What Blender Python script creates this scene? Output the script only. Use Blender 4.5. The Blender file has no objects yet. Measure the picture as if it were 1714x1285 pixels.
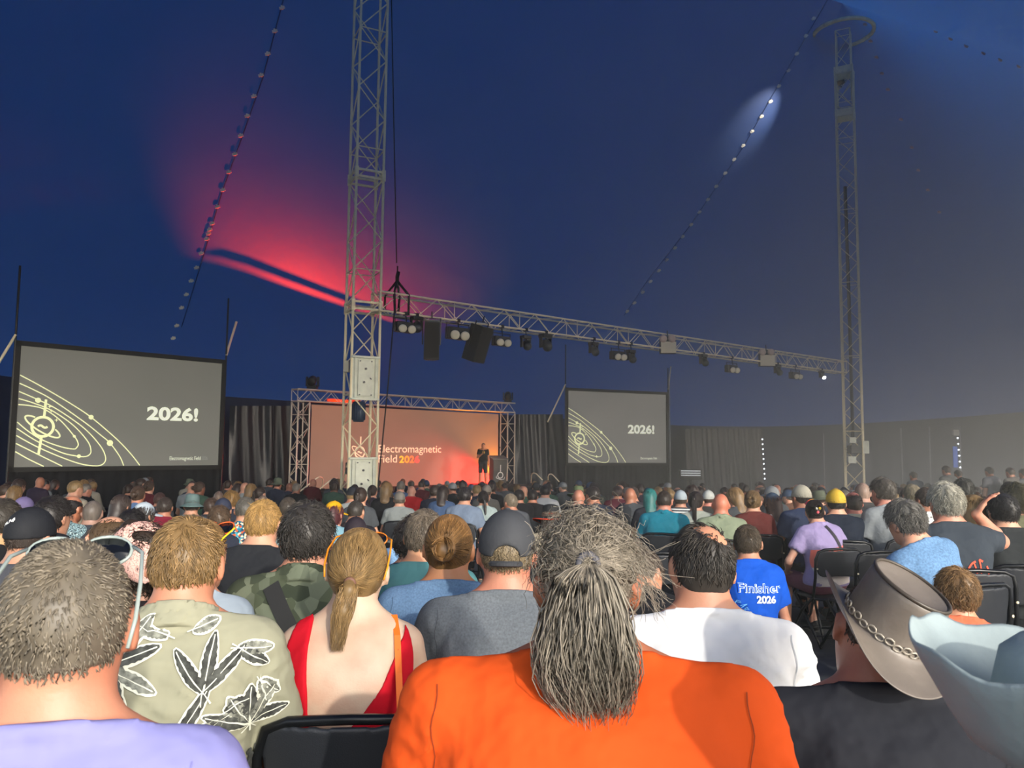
import bpy, bmesh, math, random
import numpy as np
from mathutils import Vector, Matrix, Euler
from mathutils.bvhtree import BVHTree
random.seed(7); RNG = np.random.default_rng(7)
SC = bpy.context.scene; COL = SC.collection
PI = math.pi
# ------------------------------------------------------------------ camera
F_PX, CX, CY = 1290.0, 857.0, 642.5
CAM = Vector((0, 0, 1.45))
PITCH, ROLL = math.radians(4.67), math.radians(0.57)
_U0 = Vector((0, -math.sin(PITCH), math.cos(PITCH)))
FWD = Vector((0, math.cos(PITCH), math.sin(PITCH)))
RGT = Vector((1, 0, 0)) * math.cos(ROLL) + _U0 * math.sin(ROLL)
UPV = Vector((1, 0, 0)) * -math.sin(ROLL) + _U0 * math.cos(ROLL)
cd = bpy.data.cameras.new('camera'); cam = bpy.data.objects.new('camera', cd); COL.objects.link(cam)
cd.sensor_width = 36; cd.lens = 36 * F_PX / 1714; cd.clip_start = 0.05; cd.clip_end = 400
cam.matrix_world = Matrix(((RGT.x, UPV.x, -FWD.x, CAM.x), (RGT.y, UPV.y, -FWD.y, CAM.y), (RGT.z, UPV.z, -FWD.z, CAM.z), (0, 0, 0, 1)))
cd.dof.use_dof = True; cd.dof.focus_distance = 2.8; cd.dof.aperture_fstop = 11
SC.camera = cam
# ------------------------------------------------------------------ world, sun, exposure
w = bpy.data.worlds.new('sky'); SC.world = w; w.use_nodes = True
nt = w.node_tree; bg = nt.nodes['Background']
sky = nt.nodes.new('ShaderNodeTexSky'); sky.sky_type = 'NISHITA'; sky.sun_disc = False
sky.sun_elevation = math.radians(22); sky.sun_rotation = math.radians(143); sky.dust_density = 2.0
hs = nt.nodes.new('ShaderNodeHueSaturation'); hs.inputs['Saturation'].default_value = .5
nt.links.new(sky.outputs[0], hs.inputs['Color']); nt.links.new(hs.outputs[0], bg.inputs[0]); bg.inputs[1].default_value = 0.40
SUN_AZ = Vector((0.40, -0.917, 0)).normalized(); SUN_EL = math.radians(20.5)
sd = bpy.data.lights.new('sun', 'SUN'); sd.energy = 2.6; sd.angle = math.radians(1.2); sd.color = (1.0, 0.93, 0.82)
sun = bpy.data.objects.new('sun', sd); COL.objects.link(sun)
sdir = Vector((SUN_AZ.x * math.cos(SUN_EL), SUN_AZ.y * math.cos(SUN_EL), math.sin(SUN_EL)))
sun.rotation_euler = sdir.to_track_quat('Z', 'Y').to_euler(); sun.location = sdir * 40
SC.view_settings.view_transform = 'Standard'; SC.view_settings.look = 'None'
SC.view_settings.exposure = 0.2; SC.view_settings.gamma = 1.0; SC.view_settings.use_curve_mapping = False
try:
    SC.cycles.use_denoising = True; SC.cycles.max_bounces = 5; SC.cycles.diffuse_bounces = 3; SC.cycles.volume_bounces = 0; SC.cycles.glossy_bounces = 2
    SC.cycles.transmission_bounces = 3; SC.cycles.transparent_max_bounces = 4; SC.cycles.sample_clamp_indirect = 4.0
except Exception: pass
# ------------------------------------------------------------------ pixel <-> place
def ray(px, py): return FWD + RGT * ((px - CX) / F_PX) - UPV * ((py - CY) / F_PX)
def W(px, py, Y):
    d = ray(px, py); return CAM + d * (Y / d.y)
def proj(p):
    d = Vector(p) - CAM; z = d.dot(FWD); return CX + F_PX * d.dot(RGT) / z, CY - F_PX * d.dot(UPV) / z
def floor_z(y): return -0.037 * y
# ------------------------------------------------------------------ materials
MATS = {}
def lin(c):
    if isinstance(c, str):
        c = c.lstrip('#'); c = ''.join(q * 2 for q in c) if len(c) == 3 else c; c = [int(c[i:i + 2], 16) / 255 for i in (0, 2, 4)]
        return tuple(v / 12.92 if v <= 0.04045 else ((v + 0.055) / 1.055) ** 2.4 for v in c)
    return tuple(c[:3])
def newmat(name):
    m = bpy.data.materials.new(name); m.use_nodes = True
    n = m.node_tree.nodes; b = n['Principled BSDF']; MATS[name] = m
    return m, n, m.node_tree.links, b
def mat(name, col=(.5, .5, .5), rough=.6, metal=0.0, emit=0.0, obj=False, nscale=0, namt=.15, bump=0.0, bscale=60, spec=.4, emcol=None, bdist=.01):
    """plain procedural material: colour (or the object's own colour) broken up by noise, with a fine bump"""
    if name in MATS: return MATS[name]
    m, n, l, b = newmat(name); c = lin(col)
    b.inputs['Roughness'].default_value = rough; b.inputs['Metallic'].default_value = metal
    b.inputs['Specular IOR Level'].default_value = spec
    src = None
    if obj:
        oi = n.new('ShaderNodeObjectInfo'); src = oi.outputs['Color']
    tc = n.new('ShaderNodeTexCoord')
    if nscale:
        nz = n.new('ShaderNodeTexNoise'); nz.inputs['Scale'].default_value = nscale; nz.inputs['Detail'].default_value = 3
        l.new(tc.outputs['Object'], nz.inputs['Vector'])
        mr = n.new('ShaderNodeMapRange'); mr.inputs[1].default_value = .25; mr.inputs[2].default_value = .75
        mr.inputs[3].default_value = 1 - namt; mr.inputs[4].default_value = 1 + namt
        l.new(nz.outputs[0], mr.inputs[0])
        mx = n.new('ShaderNodeMix'); mx.data_type = 'RGBA'; mx.blend_type = 'MULTIPLY'; mx.inputs[0].default_value = 1
        if src: l.new(src, mx.inputs[6])
        else: mx.inputs[6].default_value = (*c, 1)
        l.new(mr.outputs[0], mx.inputs[7]); src = mx.outputs[2]
    if src: l.new(src, b.inputs['Base Color'])
    else: b.inputs['Base Color'].default_value = (*c, 1)
    if bump:
        nb = n.new('ShaderNodeTexNoise'); nb.inputs['Scale'].default_value = bscale; nb.inputs['Detail'].default_value = 2
        l.new(tc.outputs['Object'], nb.inputs['Vector'])
        bp = n.new('ShaderNodeBump'); bp.inputs['Strength'].default_value = bump; bp.inputs['Distance'].default_value = bdist
        l.new(nb.outputs[0], bp.inputs['Height']); l.new(bp.outputs[0], b.inputs['Normal'])
    if emit:
        b.inputs['Emission Color'].default_value = (*(lin(emcol) if emcol else c), 1); b.inputs['Emission Strength'].default_value = emit
    return m
M_STEEL = mat('galvanised_steel', '#f4e6bc', .5, .0, nscale=6, namt=.2)
M_ALU = mat('aluminium_truss', '#f4e6c0', .45, .0, nscale=8, namt=.12)
M_BLACK = mat('black_plastic', '#1b1c1f', .5, bump=.15, bscale=150)
M_CHAIR = mat('chair_plastic', '#23262b', .42, bump=.12, bscale=300)
M_CHAIRM = mat('chair_tube', '#16181b', .3, .3)
M_LENS = mat('lamp_lens', '#d9d2bb', .25)
M_CORD = mat('black_cord', '#151417', .7)
M_SCREENFRAME = mat('screen_frame', '#1a1a18', .6)
M_SKIRT = mat('black_drape', '#17181c', .9, nscale=3, namt=.3)
# ------------------------------------------------------------------ object helpers
def tag(o, label=None, cat=None, group=None, kind=None):
    if label: o['label'] = label
    if cat: o['category'] = cat
    if group: o['group'] = group
    if kind: o['kind'] = kind
    return o
def empty(name, loc=(0, 0, 0), rz=0.0):
    o = bpy.data.objects.new(name, None); COL.objects.link(o); o.location = loc; o.rotation_euler = (0, 0, rz); o.empty_display_size = .1
    return o
def npmesh(name, V, Q, smooth=True):
    """mesh from numpy arrays of vertices and quads (or triangles)"""
    me = bpy.data.meshes.new(name); V = np.asarray(V, np.float32); Q = np.asarray(Q, np.int32); k = Q.shape[1]
    me.vertices.add(len(V)); me.vertices.foreach_set('co', V.ravel())
    me.loops.add(Q.size); me.loops.foreach_set('vertex_index', Q.ravel())
    me.polygons.add(len(Q)); me.polygons.foreach_set('loop_start', np.arange(0, Q.size, k, dtype=np.int32))
    me.polygons.foreach_set('use_smooth', np.full(len(Q), smooth, bool))
    me.update(calc_edges=True)
    return me
def link(name, me, m=None, parent=None, color=None):
    o = bpy.data.objects.new(name, me); COL.objects.link(o)
    if m and me is not None and not me.materials: me.materials.append(m)
    if parent: o.parent = parent
    if color is not None: o.color = (*[c * .74 for c in lin(color)], 1)
    return o
class MB:
    """collects shapes for one mesh"""
    def __init__(s): s.v = []; s.f = []
    def add(s, vs, fs):
        k = len(s.v); s.v += [tuple(v) for v in vs]; s.f += [tuple(i + k for i in f) for f in fs]; return s
    def box(s, c, d, R=None):
        c = Vector(c); vs = []
        for x in (-.5, .5):
            for y in (-.5, .5):
                for z in (-.5, .5):
                    p = Vector((x * d[0], y * d[1], z * d[2])); vs.append(c + (R @ p if R else p))
        return s.add(vs, [(0, 1, 3, 2), (4, 6, 7, 5), (0, 4, 5, 1), (2, 3, 7, 6), (0, 2, 6, 4), (1, 5, 7, 3)])
    def tube(s, pts, r, n=8, closed=False, cap=True):
        pts = [Vector(p) for p in pts]; m = len(pts); rs = r if isinstance(r, (list, tuple)) else [r] * m
        vs = []; pa = None
        for i, p in enumerate(pts):
            a = pts[(i - 1) % m] if closed or i else p; b = pts[(i + 1) % m] if closed or i < m - 1 else p
            t = (b - a).normalized()
            if pa is None: pa = t.orthogonal().normalized()
            pa = (pa - t * pa.dot(t)).normalized(); q = t.cross(pa)
            vs += [p + (pa * math.cos(2 * PI * k / n) + q * math.sin(2 * PI * k / n)) * rs[i] for k in range(n)]
        fs = []
        for i in range(m if closed else m - 1):
            j = (i + 1) % m
            fs += [(i * n + k, i * n + (k + 1) % n, j * n + (k + 1) % n, j * n + k) for k in range(n)]
        if cap and not closed: fs += [tuple(range(n - 1, -1, -1)), tuple((m - 1) * n + k for k in range(n))]
        return s.add(vs, fs)
    def lathe(s, prof, n=24, mod=None, close=False):
        vs = []
        for r, z in prof:
            for k in range(n):
                a = 2 * PI * k / n; p = Vector((r * math.cos(a), r * math.sin(a), z)); vs.append(mod(a, r, z) if mod else p)
        fs = []
        m = len(prof)
        for i in range(m if close else m - 1):
            j = (i + 1) % m
            fs += [(i * n + k, i * n + (k + 1) % n, j * n + (k + 1) % n, j * n + k) for k in range(n)]
        return s.add(vs, fs)
    def build(s, name, m, parent=None, smooth=False, color=None, base=None):
        me = bpy.data.meshes.new(name)
        v = s.v if base is None else [tuple(Vector(q) - Vector(base)) for q in s.v]
        me.from_pydata(v, [], s.f)
        if smooth: me.polygons.foreach_set('use_smooth', [True] * len(me.polygons))
        return link(name, me, m, parent, color)
def bevel(o, wd=.01, seg=2):
    md = o.modifiers.new('bevel', 'BEVEL'); md.width = wd; md.segments = seg; md.limit_method = 'ANGLE'; return o
_c = MB().tube([(0, 0, -.5), (0, 0, .5)], 1.0, 8)
CYL = bpy.data.meshes.new('rod'); CYL.from_pydata(_c.v, [], _c.f); CYL.polygons.foreach_set('use_smooth', [len(p.vertices) == 4 for p in CYL.polygons])
CYLS = {}
def rod(name, a, b, r, m, parent=None, base=(0, 0, 0)):
    """one straight bar as an object of its own (all bars share one mesh per material)"""
    if m.name not in CYLS:
        c = CYL.copy(); c.materials.append(m); CYLS[m.name] = c
    a, b = Vector(a), Vector(b); o = bpy.data.objects.new(name, CYLS[m.name]); COL.objects.link(o)
    d = b - a; o.location = (a + b) / 2 - Vector(base); o.rotation_mode = 'QUATERNION'
    o.rotation_quaternion = d.to_track_quat('Z', 'Y'); o.scale = (r, r, d.length)
    if parent: o.parent = parent
    return o
def truss(parent, base, p0, p1, side, xdir, panel, rc, rb, m, faces=(0, 1, 2, 3), struts=1, phase=0):
    """box truss from p0 to p1: four chords, zigzag braces on the faces, square struts every few panels"""
    p0, p1 = Vector(p0), Vector(p1); ax = (p1 - p0); L = ax.length; ax.normalize()
    x = (Vector(xdir) - ax * Vector(xdir).dot(ax)).normalized(); y = ax.cross(x); h = side / 2
    cor = [x * h + y * h, -x * h + y * h, -x * h - y * h, x * h - y * h]
    for c in cor: rod('chord', p0 + c, p1 + c, rc, m, parent, base)
    n = max(1, round(L / panel)); st = L / n
    for fi in faces:
        c0, c1 = cor[fi], cor[(fi + 1) % 4]
        for i in range(n):
            a, b = (c0, c1) if (i + fi + phase) % 2 == 0 else (c1, c0)
            rod('brace', p0 + ax * (i * st) + a, p0 + ax * ((i + 1) * st) + b, rb, m, parent, base)
    if struts:
        for i in range(0, n + 1, struts):
            for fi in faces: rod('strut', p0 + ax * (i * st) + cor[fi], p0 + ax * (i * st) + cor[(fi + 1) % 4], rb, m, parent, base)
    return cor
def text_mesh(s, size=1.0, bold=0.0, align='LEFT', space=1.0):
    cu = bpy.data.curves.new('txt', 'FONT'); cu.body = s; cu.size = size; cu.offset = bold; cu.align_x = align; cu.space_character = space
    cu.resolution_u = 4; cu.fill_mode = 'FRONT'
    o = bpy.data.objects.new('txt', cu); me = bpy.data.meshes.new_from_object(o)
    bpy.data.objects.remove(o); bpy.data.curves.remove(cu)
    vs = [v.co.copy() for v in me.vertices]; fs = [tuple(p.vertices) for p in me.polygons]; bpy.data.meshes.remove(me)
    return vs, fs
# =================================================================== THE TENT
MA = Vector((W(601, 780, 20).x, 20.0, 0)); MBq = Vector((W(1430, 780, 34).x, 34.0, 0))
AB = (MBq - MA); LAB = AB.length; UAB = AB.normalized(); NAB = Vector((UAB.y, -UAB.x, 0))   # NAB points to the camera's side
ZPEAK = 22.0
def tent_R(al, ac):
    """distance from the ridge to the eave in this direction"""
    e = max(0.0, -al, al - LAB); ang = math.atan2(ac, e) if (e > 0 or ac) else 0
    t = (math.sin(ang) + 1) / 2; t = t * t * (3 - 2 * t)
    return 13.9 * (1 - t) + 24.0 * t
def eave_z(X, Y):
    """the eave lifts on the open audience side"""
    p = Vector((X, Y, 0)) - MA; al, ac = p.dot(UAB), p.dot(NAB); e = max(0.0, -al, al - LAB); t = (math.sin(math.atan2(ac, e)) + 1) / 2; t = t * t * (3 - 2 * t)
    return 4.45 - .034 * Y + 1.8 * t
def roof_z(X, Y):
    p = Vector((X, Y, 0)) - MA; al = p.dot(UAB); ac = p.dot(NAB); e = max(0.0, -al, al - LAB)
    rho = math.hypot(e, ac); q = min(1.0, rho / tent_R(al, ac)); t = min(1, max(0, al / LAB))
    zt = ZPEAK - 4 * 1.2 * t * (1 - t)
    ze = eave_z(X, Y)
    return ze + (zt - ze) * (1 - q) ** 1.12
def perim():
    """closed outline of the eave as (inner ridge point, outward direction)"""
    out = []
    for i in range(25): out.append((MA + UAB * LAB * i / 24, -NAB))
    for i in range(1, 36): a = -PI / 2 + PI * i / 36; out.append((MBq, UAB * math.cos(a) + NAB * math.sin(a)))
    for i in range(25): out.append((MBq - UAB * LAB * i / 24, NAB))
    for i in range(1, 36): a = PI / 2 + PI * i / 36; out.append((MA, UAB * math.cos(a) + NAB * math.sin(a)))
    return out
PER = perim()
def eave_pt(i, off=0.0):
    c, d = PER[i % len(PER)]; q = c + d * .5; p = q - MA; R = tent_R(p.dot(UAB), p.dot(NAB)); e = c + d * (R + off)
    return Vector((e.x, e.y, eave_z(e.x, e.y)))
def roof_mat():
    m, n, l, b = newmat('blue_tent_canvas')
    tc = n.new('ShaderNodeTexCoord'); nz = n.new('ShaderNodeTexNoise'); nz.inputs['Scale'].default_value = .35; nz.inputs['Detail'].default_value = 5
    l.new(tc.outputs['Object'], nz.inputs['Vector'])
    cr = n.new('ShaderNodeValToRGB'); cr.color_ramp.elements[0].position = .3; cr.color_ramp.elements[1].position = .75
    cr.color_ramp.elements[0].color = (.020, .040, .110, 1); cr.color_ramp.elements[1].color = (.026, .050, .13, 1)
    l.new(nz.outputs[0], cr.inputs[0]); l.new(cr.outputs[0], b.inputs['Base Color'])
    b.inputs['Roughness'].default_value = .55; b.inputs['Specular IOR Level'].default_value = .35
    wv = n.new('ShaderNodeTexNoise'); wv.inputs['Scale'].default_value = 1.6; wv.inputs['Detail'].default_value = 3; l.new(tc.outputs['Object'], wv.inputs['Vector'])
    bp = n.new('ShaderNodeBump'); bp.inputs['Strength'].default_value = .08; bp.inputs['Distance'].default_value = .2
    l.new(wv.outputs[0], bp.inputs['Height']); l.new(bp.outputs[0], b.inputs['Normal'])
    tr = n.new('ShaderNodeBsdfTranslucent'); tr.inputs[0].default_value = (.001, .017, .072, 1)
    ad = n.new('ShaderNodeAddShader'); l.new(b.outputs[0], ad.inputs[0]); l.new(tr.outputs[0], ad.inputs[1])
    l.new(ad.outputs[0], n['Material Output'].inputs['Surface'])
    return m
M_ROOF = roof_mat()
def build_roof():
    NT = 22; V = []; Fc = []
    for i in range(len(PER)):
        c, d = PER[i]; e = eave_pt(i)
        for j in range(NT + 1):
            t = j / NT; p = Vector((c.x, c.y, 0)) + (Vector((e.x, e.y, 0)) - Vector((c.x, c.y, 0))) * t
            V.append((p.x, p.y, roof_z(p.x, p.y)))
    N = len(PER)
    for i in range(N):
        k = (i + 1) % N
        for j in range(NT): Fc.append((i * (NT + 1) + j, i * (NT + 1) + j + 1, k * (NT + 1) + j + 1, k * (NT + 1) + j))
    me = bpy.data.meshes.new('ceiling'); me.from_pydata(V, [], Fc); me.polygons.foreach_set('use_smooth', [True] * len(Fc))
    return tag(link('ceiling', me, M_ROOF), 'dark blue canvas roof of the big top rising to the two masts', kind='structure')
ceiling = build_roof()
def on_roof(px, py):
    d = ray(px, py).normalized(); t = 6.0
    while t < 90:
        p = CAM + d * t
        if p.z > roof_z(p.x, p.y): 
            for k in range(12):
                t -= .3 / 2 ** k * (1 if (CAM + d * t).z > roof_z(*(CAM + d * t).xy) else -1)
            return CAM + d * t
        t += .3
    return CAM + d * t
# lacing seams: a flap of canvas with pale toggles along it
M_TAG = mat('pale_webbing', '#f0e8d0', .8); M_TAGR = mat('faded_red_webbing', '#cf9a8c', .8)
def toggle(px, py, s, ang, m):
    p = on_roof(px, py); p = CAM + (p - CAM) * .9965
    mb = MB(); R = Matrix.Rotation(ang, 3, 'Y')
    mb.box((0, 0, 0), (s, .03, s * .5), R); mb.box((0, 0, s * .05), (s * .3, .05, s * .75), R)
    o = mb.build('lacing_toggle', m, ceiling); o.location = p
def seam(pts, m):
    mb = MB(); 
    P = []
    for (x0, y0), (x1, y1) in zip(pts, pts[1:]):
        for k in range(10): P.append(CAM + (on_roof(x0 + (x1 - x0) * k / 10, y0 + (y1 - y0) * k / 10) - CAM) * .9985)
    mb.tube(P, .018, 5); mb.build('lacing_seam', m, ceiling, True)
seam([(482, -30), (440, 130), (405, 230), (372, 320), (340, 430), (300, 560)], M_ROOF)
seam([(1385, 0), (1330, 95), (1245, 245), (1155, 378), (1085, 468), (1040, 535)], M_ROOF)
for (x, y) in [(472, 13), (460, 52), (448, 90), (437, 126), (425, 161), (414, 194), (403, 227), (393, 258), (383, 288), (373, 318), (364, 346), (355, 374), (351, 384), (349, 391), (346, 400), (337, 424), (329, 448), (320, 470), (312, 493), (304, 515), (296, 545), (290, 566)]:
    toggle(x, y, .17, -.3, M_TAG)
for i, (x, y) in enumerate([(1362, 31), (1349, 60), (1334, 90), (1320, 118), (1304, 144), (1290, 170), (1275, 195), (1259, 220), (1244, 244), (1229, 267), (1214, 290), (1199, 312), (1185, 334), (1171, 355), (1157, 376), (1143, 396), (1130, 415), (1116, 435), (1103, 453), (1089, 471), (1076, 489), (1062, 507), (1050, 521)]):
    toggle(x, y, .2, -.6, M_TAG)
for (x, y) in [(1448, 41), (1457, 69), (1467, 96), (1476, 123), (1486, 150), (1508, 200), (1526, 247), (1537, 285), (1553, 318), (1572, 355)]: toggle(x, y, .18, .2, M_TAGR)
for (x, y) in [(1566, 52), (1591, 65), (1617, 77), (1646, 89), (1674, 100), (1705, 111)]: toggle(x, y, .18, .8, M_TAGR)
# bale ring and dark collar under the peak of the right mast
for P in (MA, MBq):
    mb = MB(); mb.tube([P + Vector((math.cos(a) * 1.3, math.sin(a) * 1.3, ZPEAK - 1.45)) for a in [2 * PI * k / 28 for k in range(28)]], .09, 8, closed=True)
    o = mb.build('bale_ring', M_STEEL, ceiling, True)
# side walls: a hanging curtain round the stage side and the far right, open behind the audience
def wall_mat():
    m, n, l, b = newmat('dark_vinyl_wall')
    tc = n.new('ShaderNodeTexCoord'); nz = n.new('ShaderNodeTexNoise'); nz.inputs['Scale'].default_value = 1.2; nz.inputs['Detail'].default_value = 4
    l.new(tc.outputs['Object'], nz.inputs['Vector'])
    cr = n.new('ShaderNodeValToRGB'); cr.color_ramp.elements[0].color = (.008, .015, .045, 1); cr.color_ramp.elements[1].color = (.015, .027, .072, 1)
    l.new(nz.outputs[0], cr.inputs[0]); l.new(cr.outputs[0], b.inputs['Base Color'])
    b.inputs['Roughness'].default_value = .6; b.inputs['Specular IOR Level'].default_value = .25
    return m
M_WALL = wall_mat()
def wall_segment(name, i0, i1, h0=0.02, AMP=1.0):
    pts = [eave_pt(i, -.15) for i in range(i0, i1 + 1)]
    P = []
    for a, b in zip(pts, pts[1:]):
        L = (b - a).length; k = max(2, int(L / .14)); P += [a.lerp(b, j / k) for j in range(k)]
    P.append(pts[-1]); V = []; Fc = []; NZ = 6; ctr = (MA + MBq) / 2; acc = 0
    for i, p in enumerate(P):
        if i: acc += (P[i] - P[i - 1]).length
        inn = (Vector((ctr.x, ctr.y, 0)) - Vector((p.x, p.y, 0))).normalized(); fz = floor_z(p.y) + h0
        for j in range(NZ + 1):
            t = j / NZ; f = AMP * (.10 * math.sin(acc * 3.1 + 1.2 * math.sin(acc * .7)) + .06 * math.sin(acc * 7.3 + t * 1.5)) * (.35 + .65 * (1 - t))
            q = p + inn * f; V.append((q.x, q.y, fz + (p.z - fz) * t))
    for i in range(len(P) - 1):
        for j in range(NZ): Fc.append((i * (NZ + 1) + j, (i + 1) * (NZ + 1) + j, (i + 1) * (NZ + 1) + j + 1, i * (NZ + 1) + j + 1))
    me = bpy.data.meshes.new(name); me.from_pydata(V, [], Fc); me.polygons.foreach_set('use_smooth', [True] * len(Fc))
    return link(name, me, M_WALL)
N_P = len(PER)
tag(wall_segment('wall_back', 0, 24), 'dark blue hanging tent wall behind the stage', kind='structure')
IR = next(i for i in range(24, 60) if proj(eave_pt(i))[0] > 1790 or proj(eave_pt(i))[0] < 0); print('WALL END', IR)
tag(wall_segment('wall_right', 24, IR, AMP=.45), 'dark tent wall curving round beyond the right mast', kind='structure')
tag(wall_segment('wall_left', 110, 119), 'dark tent wall on the left beyond the screen', kind='structure')
# ground: black matting inside, grass beyond
def ground():
    m, n, l, b = newmat('black_ground_matting')
    tc = n.new('ShaderNodeTexCoord'); nz = n.new('ShaderNodeTexNoise'); nz.inputs['Scale'].default_value = 2.5; nz.inputs['Detail'].default_value = 6
    l.new(tc.outputs['Object'], nz.inputs['Vector'])
    cr = n.new('ShaderNodeValToRGB'); cr.color_ramp.elements[0].position = .35; cr.color_ramp.elements[0].color = (.035, .038, .042, 1)
    cr.color_ramp.elements[1].position = .75; cr.color_ramp.elements[1].color = (.075, .08, .085, 1)
    l.new(nz.outputs[0], cr.inputs[0]); l.new(cr.outputs[0], b.inputs['Base Color']); b.inputs['Roughness'].default_value = .75
    bp = n.new('ShaderNodeBump'); bp.inputs['Strength'].default_value = .3; bp.inputs['Distance'].default_value = .03
    l.new(nz.outputs[0], bp.inputs['Height']); l.new(bp.outputs[0], b.inputs['Normal'])
    V = []; Fc = []
    for i in range(N_P): e = eave_pt(i, -.02); V.append((e.x, e.y, floor_z(e.y)))
    Fc.append(tuple(range(N_P)))
    me = bpy.data.meshes.new('floor'); me.from_pydata(V, [], Fc)
    tag(link('floor', me, m), 'dark matting floor of the tent', kind='structure')
    g = MB(); 
    S = 90; g.add([(-S, -S, floor_z(-S) - .06), (S, -S, floor_z(-S) - .06), (S, S, floor_z(S) - .06), (-S, S, floor_z(S) - .06)], [(0, 1, 2, 3)])
    mg = mat('field_grass', '#77795f', .9, nscale=3, namt=.3)
    tag(g.build('ground', mg), 'grass field around the tent', kind='structure')
ground()
# =================================================================== MASTS
def mast(p, zt, side, rot, label, upper=None):
    fz = floor_z(p.y); base = Vector((p.x, p.y, fz)); e = empty('tent_mast', base); tag(e, label, 'mast')
    xd = Vector((math.cos(rot), math.sin(rot), 0))
    zt1 = upper[0] if upper else zt
    truss(e, base, base + Vector((0, 0, .25)), Vector((p.x, p.y, zt1)), side, xd, .82, .035, .017, M_STEEL, struts=4)
    if upper:
        truss(e, base, Vector((p.x, p.y, zt1 - 1.6)), Vector((p.x, p.y, zt)), side * .82, xd, .82, .035, .017, M_STEEL, struts=4)
        for zc in (zt1 - .1, upper[0] - 2.1):
            mb = MB()
            for k in range(4):
                a = rot + k * PI / 2; mb.box((math.cos(a) * side / 2, math.sin(a) * side / 2, zc - fz), (.03, side + .08, .34), Matrix.Rotation(a, 3, 'Z'))
            mb.build('collar_plate', M_STEEL, e)
    mb = MB(); mb.box((0, 0, .12), (side + .35, side + .35, .24), Matrix.Rotation(rot, 3, 'Z')); bevel(mb.build('base_plate', M_STEEL, e), .02)
    return e, base, xd
ROT_A = math.radians(-45 - 18.7 + 0); ROT_B = math.radians(24)
mastA, baseA, xdA = mast(MA, 20.6, .72, math.radians(26), 'galvanised lattice mast in the foreground left of the hanging truss')
mastB, baseB, xdB = mast(MBq, 20.6, .74, math.radians(-28), 'galvanised lattice mast at the right end of the hanging truss', upper=(W(1414, 118, 34).z, 1))
ydA = Vector((-xdA.y, xdA.x, 0))
# joint collars with bolts on the near mast
for zy in (298, 515):
    z = W(610, zy, 20).z - baseA.z; mb = MB()
    for k in range(4):
        a = math.radians(26) + k * PI / 2
        for dz in (-.09, .09): mb.box((math.cos(a) * .36, math.sin(a) * .36, z + dz), (.05, .72, .06), Matrix.Rotation(a, 3, 'Z'))
    for sx in (-1, 1):
        for sy in (-1, 1): mb.box(tuple(xdA * .36 * sx + ydA * .36 * sy + Vector((0, 0, z))), (.1, .1, .3), Matrix.Rotation(math.radians(26), 3, 'Z'))
    bevel(mb.build('bolted_collar', M_STEEL, mastA), .01)
# the face of the near mast that carries the winch plates: toward the camera, right of the front chord
M_PLATE = mat('zinc_plate', '#d5d8c4', .5, .05, nscale=5, namt=.15); M_MOTOR = mat('blue_motor_paint', '#26384f', .4)
fn = -ydA if ydA.y > 0 else ydA     # outward normal of the face that looks at the camera
ft = Vector((-fn.y, fn.x, 0));  ft = ft if ft.x > 0 else -ft
RF = Matrix((ft, fn * -1, Vector((0, 0, 1)))).transposed()
def winch_plate(y0, y1, sign):
    z0 = W(610, y1, 19.7).z - baseA.z; z1 = W(610, y0, 19.7).z - baseA.z; zc = (z0 + z1) / 2; h = z1 - z0
    c = fn * .37 + Vector((0, 0, zc)); mb = MB(); mb.box(c, (.7, .03, h), RF)
    p = mb.build('winch_plate', M_PLATE, mastA); bevel(p, .008)
    mb = MB(); mb.box(c + fn * .03, (.4, .03, h * .86), RF); mb.box(c + fn * .03 - ft * .27, (.05, .05, h), RF); mb.box(c + fn * .03 + ft * .27, (.05, .05, h), RF)
    mb.box(c + fn * .04 + Vector((0, 0, h / 2)), (.74, .07, .06), RF); mb.box(c + fn * .04 - Vector((0, 0, h / 2)), (.74, .07, .06), RF)
    bevel(mb.build('panel_cover', M_PLATE, p), .01)
    mb = MB()
    for (u, v) in ((0, .22), (-.04, -.1), (.12, 0), (-.15, .4), (.15, .4), (-.15, -.4), (.15, -.4), (.14, -.02)):
        r = .03 if abs(v) < .3 and abs(u) < .1 else .015
        q = c + ft * u + fn * .045 + Vector((0, 0, v * h)); mb.tube([q, q + fn * .03], r, 8)
    mb.build('bolt', M_CHAIRM, p)
    if sign:
        mb = MB(); q = c + fn * .048 + Vector((0, 0, -h * .33)); mb.box(q, (.2, .006, .13), RF); mb.build('maker_plate', mat('pale_plate', '#cfd0c6', .5), p)
winch_plate(598, 668, 0); winch_plate(767, 838, 1)
mb = MB(); z0 = W(600, 706, 19.8).z - baseA.z; z1 = W(600, 672, 19.8).z - baseA.z; q = fn * .2 - ft * .1
mb.tube([q + Vector((0, 0, z0)), q + Vector((0, 0, z0 + .05)), q + Vector((0, 0, z0 + .06)), q + Vector((0, 0, z1))], [.13, .15, .16, .16], 16)
for k in range(16): a = 2 * PI * k / 16; mb.box(q + Vector((math.cos(a) * .165, math.sin(a) * .165, (z0 + z1) / 2)), (.02, .02, (z1 - z0) * .8), Matrix.Rotation(a, 3, 'Z'))
mb.build('winch_motor', M_MOTOR, mastA, True)
mb = MB(); mb.box(-ft * .42 + fn * .1 + Vector((0, 0, W(578, 615, 20).z - baseA.z)), (.14, .14, .3)); bevel(mb.build('junction_box', mat('cream_box', '#b7b49f', .5), mastA), .01)
mb = MB(); mb.box(-ft * .15 + fn * .1 + Vector((0, 0, W(575, 783, 20).z - baseA.z)), (.4, .3, .3)); bevel(mb.build('motor_box', M_BLACK, mastA), .02)
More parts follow.
